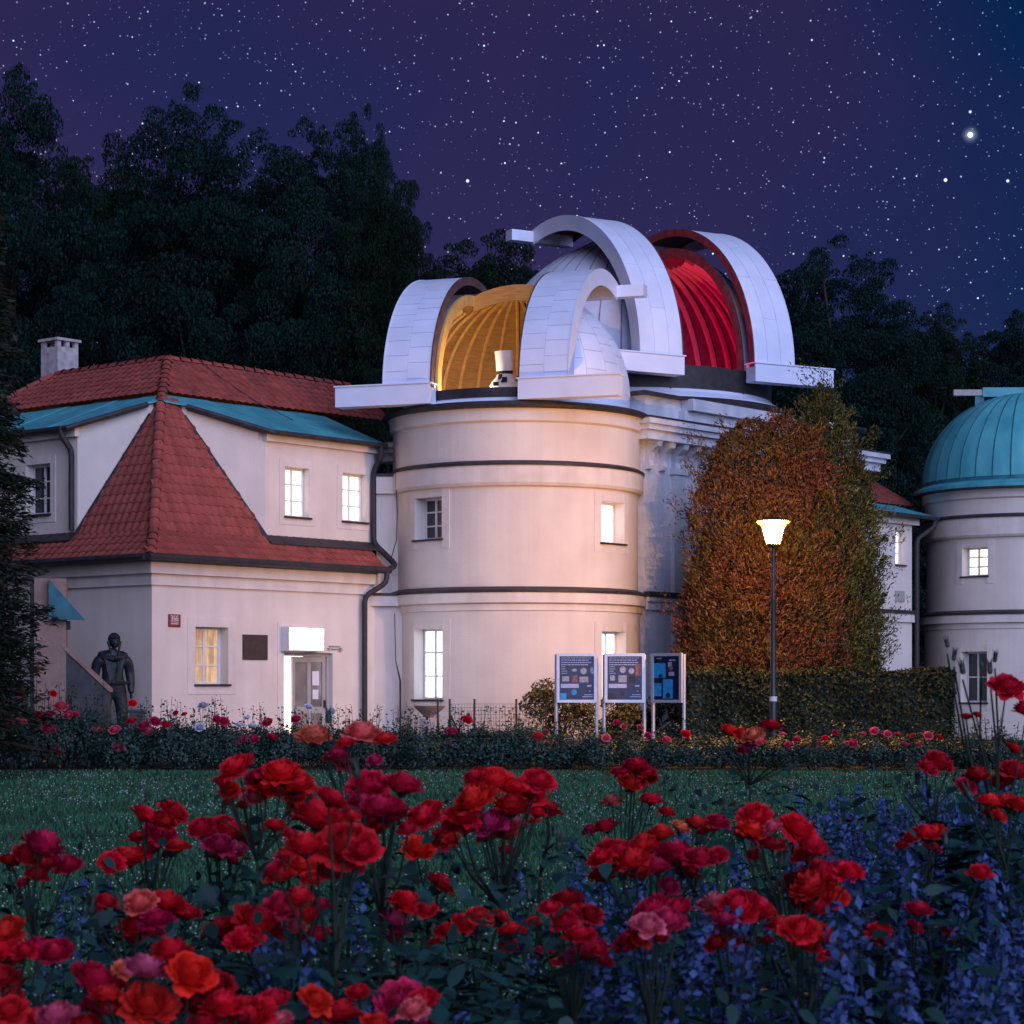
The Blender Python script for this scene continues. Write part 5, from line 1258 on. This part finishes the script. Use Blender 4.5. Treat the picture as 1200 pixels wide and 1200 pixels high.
BUSH_N = 0
def rose_bush(label, Y, blooms, buds=(), leaves_n=16, mass=260, spread=.26, base_px=None, tall=False):
    """blooms: (px, py, size px, colour) surveyed from the photo, all on one plant standing at distance Y"""
    global BUSH_N; BUSH_N += 1
    rnd = random.Random(100 + BUSH_N); rng = np.random.default_rng(200 + BUSH_N)
    W = []
    for px, py, s_, c in blooms:
        Yb = Y + rnd.uniform(-.16, .16); p = at(px, py, Yb); W.append((p, s_ * Yb / F * .94, c))
        if s_ > 20 and rnd.random() < .75:     # a smaller companion flower pressed against it
            q_ = at(px + rnd.uniform(-.75, .75) * s_, py + rnd.uniform(.1, .7) * s_, Yb + rnd.uniform(.03, .1)); W.append((q_, s_ * Yb / F * rnd.uniform(.5, .75), rnd.choice((c, 'c', 'd', 'r'))))
    bx = (base_px - 600) * Y / F if base_px else (sum(p.x for p, _, _ in W) / len(W) if W else 0) + rnd.uniform(-.05, .05)
    t = thing('rose_bush', label, 'rose', (bx, Y, 0.012)); O = Vector((bx, Y, .012))
    cn = MB()
    zmin = min(p.z for p, _, _ in W) if W else .9; zmax = max(p.z for p, _, _ in W) if W else 1.0
    # main canes: blooms grouped by nearness in x
    W.sort(key=lambda q: q[0].x); groups = []
    for q in W:
        if groups and q[0].x - groups[-1][0][0].x < .17: groups[-1].append(q)
        else: groups.append([q])
    nodes = []
    for g_ in groups:
        c = sum((q[0] for q in g_), Vector()) / len(g_); nz_ = min(q[0].z for q in g_) - rnd.uniform(.09, .15)
        nd = Vector((c.x * .8 + bx * .2, c.y, max(.3, nz_))) - O
        mid = Vector((nd.x * .45 + rnd.uniform(-.03, .03), nd.y * .5, nd.z * .5))
        cn.tube([(nd.x * .06, nd.y * .1, 0), mid, nd], [.0052, .0044, .0034], 6); nodes.append((nd, mid))
        for p, s_, col in g_:
            pl = p - O; lowz = pl.z - s_ * .36
            cn.tube([nd, nd.lerp(Vector((pl.x, pl.y, lowz)), .55) + Vector((rnd.uniform(-.012, .012), 0, -.01)), (pl.x, pl.y, lowz)], [.0026, .0020, .0017], 5)
            tilt = rnd.uniform(.05, .7); ta = rnd.gauss(0, .9)
            o = link('bloom', BLOOM[rnd.randrange(len(BLOOM))], t); o.location = (pl.x, pl.y, lowz); o.scale = (s_ * rnd.uniform(.92, 1.08),) * 2 + (s_ * rnd.uniform(.92, 1.15),)
            o.rotation_euler = Matrix.Rotation(ta, 3, 'Z').to_4x4().to_3x3().to_euler(); o.rotation_euler = (Matrix.Rotation(ta, 3, 'Z') @ Matrix.Rotation(tilt, 3, 'X') @ Matrix.Rotation(rnd.uniform(0, 6.28), 3, 'Z')).to_euler()
            cc = COLS[col]; j = rnd.uniform(.8, 1.2); o.color = (cc[0] * j, cc[1] * j * rnd.uniform(.8, 1.4), cc[2] * rnd.uniform(.75, 1.3), 1)
    allb = [(px, py) for px, py in buds]
    for px, py in allb:
        Yb = Y + rnd.uniform(-.1, .1); p = at(px, py, Yb) - O
        nd = min((q[0] for q in nodes), key=lambda q: (q - p).length) if nodes else Vector((p.x * .5, 0, max(.2, p.z - .3)))
        if not nodes: cn.tube([(0, 0, 0), nd], [.006, .004], 6)
        cn.tube([nd, nd.lerp(p, .5) + Vector((rnd.uniform(-.02, .02), 0, 0)), p - Vector((0, 0, .02))], [.003, .0024, .002], 5)
        o = link('bud', BUD, t); o.location = p; o.rotation_euler = (rnd.uniform(-.3, .3), rnd.uniform(-.3, .3), rnd.uniform(0, 6)); o.scale = (rnd.uniform(.38, .55),) * 3
    cn.build('cane', 'cane', t, smooth=True, fix=False)
    # leaves: on the canes below the flowers
    for i in range(int(leaves_n * 1.9)):
        nd, mid = nodes[rnd.randrange(len(nodes))] if nodes else (Vector((0, 0, .9)), Vector((0, 0, .45)))
        f_ = rnd.random(); p = mid.lerp(nd, .15 + f_ * .95) if rnd.random() < .7 else Vector((rnd.uniform(-spread, spread), rnd.uniform(-spread, spread), rnd.uniform(.45, max(.5, zmin - .12))))
        o = link('leaf', LEAF[rnd.randrange(5)], t); o.location = p; a = rnd.uniform(0, 6.28); s_ = rnd.uniform(.8, 1.35)
        o.rotation_euler = (rnd.uniform(-.45, .25), rnd.uniform(-.4, .4), a); o.scale = (s_, s_, s_)
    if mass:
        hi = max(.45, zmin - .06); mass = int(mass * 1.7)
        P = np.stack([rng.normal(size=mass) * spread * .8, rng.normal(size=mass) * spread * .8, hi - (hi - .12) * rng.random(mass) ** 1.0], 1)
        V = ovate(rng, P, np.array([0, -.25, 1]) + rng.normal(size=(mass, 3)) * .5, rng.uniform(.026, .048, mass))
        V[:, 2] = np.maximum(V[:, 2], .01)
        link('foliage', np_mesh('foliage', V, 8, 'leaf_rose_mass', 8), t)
    return t
# ------------------------------------------------------------------ foreground roses (surveyed bloom by bloom)
rose_bush('rose bush with coral pink blooms standing highest in front of the entrance', 4.55, [(367, 858, 42, 'h'), (424, 852, 44, 'p'), (452, 862, 28, 'o'), (396, 880, 24, 'm'), (440, 888, 20, 'm'), (405, 868, 22, 'r')], [(462, 880), (385, 842)], 12)
rose_bush('rose bush with orange red blooms left of the coral pink one', 4.3, [(281, 892, 42, 'r'), (270, 921, 26, 'o'), (330, 900, 46, 'r'), (347, 914, 42, 'o'), (312, 914, 40, 'o'), (300, 926, 32, 'p'), (355, 935, 30, 'c')], [(262, 950)], 12)
rose_bush('rose bush with one large dark crimson flower head', 3.4, [(432, 912, 50, 'c'), (470, 914, 48, 'c'), (448, 938, 54, 'c'), (425, 935, 34, 'c'), (462, 950, 40, 'd'), (440, 962, 36, 'd')], [(418, 905)], 14)
rose_bush('rose bush with big bright scarlet blooms beside the crimson head', 2.95, [(372, 950, 66, 'r'), (405, 978, 68, 'o'), (358, 984, 54, 'r'), (425, 990, 40, 'r'), (385, 930, 40, 'r')], [(390, 1020)], 20, base_px=410)
rose_bush('small rose bush with three separate red blooms in a row', 4.4, [(502, 948, 44, 'r'), (488, 990, 40, 'o'), (512, 1030, 34, 'r')], [(530, 1000)], 12)
rose_bush('bushy rose with a wide cluster of many scarlet blooms before the tower window', 3.95, [(580, 908, 46, 'o'), (562, 930, 50, 'o'), (622, 922, 42, 'r'), (600, 940, 44, 'r'), (540, 950, 40, 'r'), (574, 958, 42, 'm'), (602, 962, 32, 'p'), (630, 908, 34, 'r'), (574, 976, 30, 'o'), (628, 950, 22, 'r'), (545, 968, 28, 'o'), (600, 918, 36, 'r'), (560, 905, 30, 'r')], [(640, 932), (650, 975), (655, 990)], 20)
rose_bush('rose with a single dark red cluster rising alone over the clover', 4.0, [(45, 984, 52, 'c'), (30, 996, 36, 'r'), (55, 1008, 34, 'd'), (42, 1022, 26, 'd')], [(10, 985), (10, 1015)], 8)
rose_bush('rose with two tiers of red blooms on thin branching stems', 4.3, [(165, 950, 34, 'r'), (200, 945, 36, 'r'), (185, 972, 40, 'c'), (152, 998, 46, 'r'), (130, 1005, 34, 'r'), (208, 988, 30, 'o'), (176, 992, 34, 'c'), (192, 960, 26, 'd')], [(172, 935)], 12)
rose_bush('rose with mottled pink and red blooms on tall bare stems', 4.5, [(238, 964, 34, 'c'), (272, 968, 44, 'r'), (255, 985, 36, 'm'), (290, 984, 28, 'd'), (278, 990, 24, 'p'), (262, 960, 26, 'r')], [(247, 1000)], 10)
rose_bush('rose with streaked pink edge on a pair of red blooms', 3.2, [(192, 1052, 56, 'r'), (166, 1050, 42, 'p'), (160, 1080, 36, 'r'), (185, 1072, 40, 'c'), (123, 1053, 28, 'r')], [(108, 1065), (140, 1060)], 16)
rose_bush('rose with stacked scarlet blooms cut by the frame edge', 2.9, [(12, 1084, 48, 'o'), (4, 1108, 50, 'r'), (30, 1108, 30, 'r'), (66, 1108, 44, 'c'), (2, 1140, 48, 'r'), (20, 1150, 34, 'd')], [], 14)
rose_bush('large rose cluster mixing orange, pink and red around a peach bud', 2.55, [(104, 1140, 62, 'c'), (168, 1128, 52, 'p'), (222, 1130, 60, 'o'), (172, 1166, 62, 'o'), (143, 1132, 28, 'h'), (250, 1146, 48, 'd'), (200, 1110, 46, 'r'), (125, 1160, 34, 'o')], [], 20)
rose_bush('low rose with washed out pink blooms under the mixed cluster', 2.45, [(70, 1186, 52, 'p'), (36, 1192, 56, 'm'), (12, 1176, 42, 'o'), (100, 1198, 40, 'r'), (55, 1205, 46, 'r')], [], 12)
rose_bush('low rose with a broad mass of ruffled deep red blooms', 2.6, [(262, 1172, 56, 'r'), (298, 1180, 54, 'r'), (322, 1164, 38, 'r'), (240, 1192, 40, 'r'), (285, 1200, 50, 'd'), (332, 1190, 30, 'p')], [], 16)
rose_bush('rose with a heavy nodding crimson bloom above dark leaves', 3.05, [(298, 1072, 62, 'r'), (332, 1056, 46, 'm'), (288, 1094, 46, 'r'), (352, 1048, 38, 'r'), (366, 1068, 36, 'r'), (345, 1082, 26, 'p'), (372, 1090, 34, 'c')], [], 22)
rose_bush('rose half hidden behind scarlet blooms, its own flowers dim red', 3.9, [(355, 1010, 38, 'o'), (338, 1000, 34, 'c'), (330, 1022, 34, 'o'), (365, 1025, 28, 'r'), (322, 965, 26, 'r')], [], 14)
rose_bush('rose with small pink edged red blooms between dark leaf sprays', 3.5, [(476, 1054, 42, 'r'), (460, 1072, 36, 'p'), (500, 1062, 26, 'r'), (470, 1085, 28, 'm')], [], 20)
rose_bush('low rose with rosy pink blooms among leaf sprays and blue salvia', 2.75, [(400, 1182, 46, 'r'), (366, 1166, 40, 'o'), (468, 1160, 54, 'm'), (496, 1166, 40, 'r'), (440, 1196, 40, 'o'), (486, 1178, 36, 'p'), (420, 1158, 30, 'r')], [], 22)
rose_bush('rose with scattered small scarlet blooms in the middle of the bed', 3.9, [(540, 1078, 28, 'r'), (560, 1068, 32, 'o'), (522, 1086, 26, 'r'), (600, 1086, 34, 'r'), (585, 1070, 24, 'r'), (636, 1112, 22, 'r')], [(620, 1050)], 18)
rose_bush('rose with tall stack of dark red and magenta blooms beside salvia', 3.3, [(665, 1048, 38, 'd'), (680, 1090, 40, 'r'), (692, 1108, 44, 'm'), (660, 1074, 30, 'c'), (645, 1060, 26, 'r'), (702, 1122, 30, 'd'), (676, 1062, 30, 'r')], [], 16)
rose_bush('slim rose with a loose high cluster of red and peach blooms over the lawn', 5.6, [(745, 894, 34, 'r'), (735, 914, 28, 'o'), (762, 934, 26, 'r'), (718, 936, 24, 'h'), (757, 902, 28, 'r'), (727, 902, 24, 'c'), (745, 912, 24, 'd'), (712, 965, 28, 'c')], [(780, 915), (690, 985)], 10)
rose_bush('wide rose with a horizontal bank of glowing red blooms', 3.9, [(720, 992, 44, 'r'), (760, 984, 50, 'r'), (790, 995, 54, 'c'), (820, 1000, 42, 'c'), (745, 1002, 42, 'r'), (775, 972, 32, 'o'), (706, 1000, 30, 'r'), (840, 998, 26, 'r'), (770, 1010, 40, 'm'), (800, 1016, 36, 'd')], [(795, 1000)], 16)
rose_bush('rose with two little blooms on bare stalks behind the red bank', 4.8, [(815, 961, 26, 'o'), (840, 960, 28, 'c'), (795, 966, 24, 'h'), (828, 968, 20, 'r')], [(850, 945)], 8)
rose_bush('rose with a drooping raspberry pink bloom over the salvia', 3.1, [(770, 1058, 58, 'c'), (782, 1074, 44, 'm'), (748, 1096, 26, 'o'), (796, 1060, 34, 'c'), (758, 1078, 34, 'p')], [], 14)
rose_bush('rose with a white streaked bloom beside two plain red ones', 3.3, [(840, 1056, 42, 'p'), (868, 1054, 52, 'r'), (886, 1062, 40, 'r'), (850, 1074, 30, 'm'), (862, 1098, 34, 'd'), (840, 1100, 26, 'd')], [], 14)
rose_bush('rose with an arching chain of blooms stepping down to the right', 3.7, [(885, 950, 42, 'r'), (930, 964, 46, 'r'), (881, 968, 36, 'o'), (908, 966, 24, 'p'), (905, 985, 30, 'd'), (950, 988, 42, 'r'), (962, 1018, 52, 'r'), (978, 1046, 38, 'o'), (995, 1018, 34, 'r'), (986, 1012, 24, 'm'), (956, 1032, 54, 'o'), (942, 1050, 36, 'r')], [(915, 1010)], 16)
rose_bush('rose with a low pair of orange red blooms rising from blue salvia', 3.3, [(936, 1082, 38, 'r'), (956, 1090, 38, 'o'), (916, 1080, 30, 'r'), (945, 1102, 32, 'd')], [], 10)
rose_bush('leggy rose with a flat topped spray of small orange blooms before the lamp', 6.2, [(853, 853, 22, 'o'), (868, 858, 22, 'o'), (884, 857, 24, 'h'), (903, 847, 26, 'r'), (876, 868, 22, 'm'), (890, 866, 20, 'p')], [(812, 838), (822, 850), (820, 825), (955, 870), (960, 858), (950, 885)], 10, mass=160)
rose_bush('rose with one red bloom above a fan of grey green buds', 5.0, [(1097, 886, 36, 'r'), (1085, 896, 24, 'c')], [(1065, 905), (1062, 925), (1120, 912), (1110, 895), (1075, 915)], 12)
rose_bush('rose with a flat bright orange red bloom on a stiff upright stem', 4.2, [(1083, 972, 32, 'r'), (1096, 970, 28, 'o'), (1072, 976, 22, 'o')], [(1108, 985)], 16)
rose_bush('rose with low scattered small blooms in the blue salvia', 4.0, [(1148, 1018, 30, 'r'), (1075, 1062, 34, 'c'), (1030, 1086, 28, 'r'), (1110, 1084, 22, 'r'), (1036, 1100, 20, 'd')], [], 22)
rose_bush('tall leafy rose with one big red bloom high against the hedge', 4.6, [(1178, 800, 42, 'c'), (1145, 905, 32, 'd'), (1188, 898, 38, 'r'), (1172, 912, 34, 'c'), (1186, 874, 20, 'r'), (1132, 838, 14, 'r'), (1144, 836, 12, 'r')], [(1118, 770), (1128, 785), (1150, 778), (1160, 785), (1166, 772), (1110, 755)], 90, mass=500, spread=.30)
rose_bush('rose with orange and scarlet blooms low among blue spikes', 4.3, [(1158, 936, 28, 'o'), (1180, 936, 30, 'o'), (1195, 940, 30, 'r'), (1160, 950, 22, 'r')], [(1135, 930), (1150, 945)], 20)
# a few flowerless plants that fill the bed
for k, (px, Y) in enumerate([(120, 3.7), (230, 3.3), (430, 3.1), (520, 3.2), (620, 3.4), (560, 2.7), (350, 2.9), (1010, 4.4), (1180, 3.4)]):
    r_ = rose_bush('leafy rose bush without open flowers', Y, [], [], 24, 420, .26, base_px=px); r_['group'] = 'flowerless rose bushes in the bed'

# ------------------------------------------------------------------ blue salvia
def spike_mesh(seed):
    rng = np.random.default_rng(seed); FV = []; fl = .2; nw = 13
    for k in range(nw):
        n = 7; d = sphere_dirs(rng, n, .5); rad = (.006 + .013 * math.sin(math.pi * min(1, .15 + .85 * k / nw)))
        FV.append(leaf_quads(rng, np.array([0, 0, -fl * k / nw]) + d * rad, d, rng.uniform(.012, .021, n), .6, d + np.array([0, 0, .4])))
    return np_mesh('flower_spike', np.concatenate(FV), 4, 'salvia_flower')
SPIKE = [spike_mesh(s_) for s_ in range(5)]
def salvia(seed):
    rng = np.random.default_rng(seed); SP = []; LV = []; st_ = MB()
    for i in range(9):
        a = rng.uniform(0, 6.28); r_ = .17 * math.sqrt(rng.random()); b = np.array([r_ * .5 * math.cos(a), r_ * .5 * math.sin(a), 0])
        H = rng.uniform(.62, .95); tip = np.array([r_ * 1.5 * math.cos(a), r_ * 1.5 * math.sin(a), H])
        mid = b + (tip - b) * .5 + np.array([0, 0, .04]); st_.tube([tuple(b), tuple(mid), tuple(tip)], [.003, .0025, .0015], 4)
        SP.append((Vector(tip), Vector(tip - mid), rng.uniform(.7, 1.2)))
        n = 40; t = rng.random(n) * .8; c = b + np.outer(t, tip - b); d = rng.normal(size=(n, 3)); d[:, 2] *= .3; d = unit(d)
        LV.append(leaf_quads(rng, c + d * .03, np.array([0, 0, 1]) + rng.normal(size=(n, 3)) * .4, rng.uniform(.03, .065, n), .5, d))
    return st_.mesh('stem', 'cane'), SP, np_mesh('leaves', np.concatenate(LV), 4, 'salvia_leaf')
SV = [salvia(s_) for s_ in (1, 2, 3, 4)]
rnd = random.Random(5); cnt = 0; spots = []
while cnt < 100:
    Y = 3.0 + 5.6 * rnd.random() ** .8; px = rnd.uniform(480, 1260)
    dens = min(1, max(0, (px - 640) / 300)) if Y < 5.5 else (1 if px > 960 else max(0, (px - 800) / 200) * .6)
    if Y > 5.8 and px < 990: continue
    if rnd.random() > dens: continue
    x = (px - 600) * Y / F
    if any((x - a) ** 2 + (Y - b) ** 2 < .17 ** 2 for a, b in spots): continue
    spots.append((x, Y)); cnt += 1
spots += [((px - 600) * Y / F, Y) for px, Y in ((60, 4.6), (95, 4.8), (470, 3.3), (500, 3.6), (440, 3.0), (420, 3.5), (545, 3.3))]
for i, (x, Y) in enumerate(spots):
    lab_ = 'blue salvia clump at the lawn edge of the flower bed' if Y > 6.3 else 'blue salvia clump beside the low rosy pink roses' if x < -.1 and Y < 4.2 else 'blue salvia clump growing between the red roses'
    s_ = thing('salvia_plant', lab_, 'salvia', (x, Y, .012), rnd.uniform(0, 6), 'blue salvia in the front bed')
    k = rnd.uniform(.92, 1.15); s_.scale = (k, k, k); v = SV[i % 4]
    link('stem', v[0], s_); link('leaves', v[2], s_)
    for j, (tip, dr_, ln_) in enumerate(v[1]):
        o = link('flower_spike', SPIKE[(i + j) % 5], s_); o.location = tip; o.rotation_euler = dr_.to_track_quat('Z', 'Y').to_euler(); o.scale = (1, 1, ln_)

# ------------------------------------------------------------------ rose border along the building
def border_plant(seed, H, rx, nleaf, shoots):
    rng = np.random.default_rng(seed); st_ = MB(); P = []; Nn = []
    n = nleaf; d = sphere_dirs(rng, n, .2); r_ = (.35 + .65 * rng.random((n, 1)) ** .5)
    p = d * r_ * np.array([rx, rx * .8, H * .42]); p[:, 2] += H * .44; p[:, 2] += .06 * np.sin(p[:, 0] * 13 + seed) ; P.append(p); Nn.append(d + np.array([0, 0, .5]) + rng.normal(size=(n, 3)) * .5)
    for i in range(shoots):
        a = rng.uniform(0, 6.28); x, y = rx * .7 * math.cos(a) * rng.random(), rx * .5 * math.sin(a); top = H * rng.uniform(1.0, 1.42)
        q = [(x * .3, y * .3, 0), (x * .8, y * .8, H * .6), (x + rng.normal() * .06, y, top)]; st_.tube(q, [.009, .006, .003], 4)
        k = 16; t = rng.random(k); c = np.array(q[1]) + np.outer(t, np.array(q[2]) - np.array(q[1])) + rng.normal(size=(k, 3)) * np.array([.05, .05, .015]); P.append(c); Nn.append(np.array([0, -.3, 1]) + rng.normal(size=(k, 3)) * .6)
    P = np.concatenate(P); Nn = np.concatenate(Nn); P[:, 2] = np.maximum(P[:, 2], .03)
    V = leaf_quads(rng, P, Nn, rng.uniform(.035, .075, len(P)), .62)
    V[:, 2] = np.maximum(V[:, 2], .004)
    return st_.mesh('cane', 'cane'), np_mesh('foliage', V, 4, 'leaf_row')
BP = [border_plant(s_, .80, .52, 1900, 7) for s_ in (1, 2, 3, 4)]
rnd = random.Random(77)
def border(px, Y, k, sc_, blooms, label, group):
    x = (px - 600) * Y / F; t = thing('border_rose', label, 'rose', (x, Y, .008), 0, group)
    c, f_ = BP[k]; a = link('cane', c, t); b = link('foliage', f_, t); s_ = rnd.uniform(.92, 1.08); rz_ = rnd.uniform(0, 6.28)
    for o in (a, b): o.scale = (s_, s_, sc_); o.rotation_euler = (0, 0, rz_)
    for bx_, by_, size, col in blooms:
        p = at(bx_, by_, Y - .25) - Vector((x, Y, .008)); d = size * Y / F
        st_ = MB(); st_.tube([(p.x * .3, p.y * .3, .3), (p.x * .8, p.y * .9, p.z * .75), (p.x, p.y, p.z - d * .3)], [.007, .005, .004], 4); st_.build('flower_stalk', 'cane', t, fix=False)
        o = link('bloom', SMALL[rnd.randrange(2)], t); o.location = (p.x, p.y, p.z - d * .35); o.scale = (d, d, d * 1.05); o.rotation_euler = (rnd.uniform(.2, .9), rnd.uniform(-.3, .3), rnd.uniform(-.5, .5))
        cc = COLS[col]; j = rnd.uniform(.8, 1.2); o.color = (cc[0] * j, cc[1] * j, cc[2] * j, 1)
bl = [(43, 784, 11, 'r'), (22, 808, 15, 'm'), (62, 811, 8, 'r'), (71, 825, 15, 'p'), (58, 836, 14, 'm'), (47, 837, 14, 'c'), (81, 836, 11, 'p'), (88, 836, 8, 'r'), (10, 846, 14, 'm'), (24, 844, 13, 'p'), (57, 851, 16, 'm'),
      (8, 827, 10, 'r'), (14, 832, 10, 'r'), (3, 858, 12, 'w'), (36, 858, 11, 'w'), (22, 862, 8, 'w'), (66, 876, 14, 'm'), (114, 853, 11, 'p'), (135, 853, 12, 'p'), (138, 873, 15, 'm'), (155, 843, 11, 'r'), (155, 822, 9, 'r'), (168, 848, 12, 'm'), (176, 855, 14, 'p'), (181, 843, 12, 'm'), (194, 847, 10, 'c'),
      (206, 834, 6, 'c'), (216, 836, 7, 'c'), (238, 825, 11, 'w'), (234, 850, 11, 'w'), (254, 841, 11, 'm'), (262, 843, 11, 'm'), (280, 848, 9, 'w'), (290, 840, 7, 'w'), (296, 849, 9, 'w'), (314, 844, 11, 'm'), (283, 864, 14, 'm'), (296, 864, 13, 'm'), (318, 862, 12, 'c'), (347, 841, 11, 'm'), (361, 827, 9, 'w'), (388, 832, 9, 'w'), (387, 842, 6, 'w'),
      (547, 841, 11, 'r'), (529, 855, 11, 'm'), (526, 869, 9, 'c'), (630, 861, 11, 'r'), (640, 856, 7, 'm'), (643, 870, 12, 'p'), (640, 878, 8, 'c'), (723, 845, 8, 'm'), (731, 850, 7, 'p'), (750, 851, 8, 'p'), (710, 863, 9, 'p'), (759, 860, 8, 'm'), (781, 865, 10, 'p'), (803, 858, 11, 'r'), (780, 868, 7, 'm')]
for px in range(915, 1105, 11): bl.append((px + rnd.uniform(-4, 4), rnd.uniform(853, 872), rnd.uniform(6, 10), rnd.choice('pmmrpm')))
groups_ = {}
for px in list(range(-20, 660, 32)) : groups_[(px, 'a')] = []
for px in range(664, 1180, 36): groups_[(px, 'b')] = []
for b in bl:
    key = min(groups_, key=lambda q: abs(q[0] - b[0])); groups_[key].append(b)
CN = {'r': 'red', 'm': 'magenta', 'p': 'pink', 'w': 'white', 'c': 'crimson', 'o': 'orange', 'h': 'peach'}
for i, ((px, kd), bs) in enumerate(sorted(groups_.items())):
    if bs:
        cols = [c for c in dict.fromkeys(CN[b[3]] for b in bs)]
        lab = 'border rose with ' + ' and '.join(cols[:3]) + ' blooms'
    else: lab = 'border rose without blooms'
    spot = 'below the fir and pillar' if px < 110 else 'before the statue' if px < 175 else 'under the house window' if px < 300 else 'before the entrance door' if px < 420 else 'before the round tower' if px < 640 else 'at the feet of the information boards' if px < 800 else 'before the clipped hedge'
    border(px, 38.2 + rnd.uniform(-.4, .4), i % 4, (1.38 if px < 120 else 1.12 if px < 300 else .98 if px < 640 else .80) , bs, lab + ' ' + spot, 'roses in the border along the building')
for i, px in enumerate(range(-10, 1190, 44)):
    border(px, 39.8 + rnd.uniform(-.3, .3), (i + 2) % 4, (1.35 if px < 110 else 1.0 if px < 640 else .8), [], 'leafy border rose in the back row along the building', 'back row of the border')
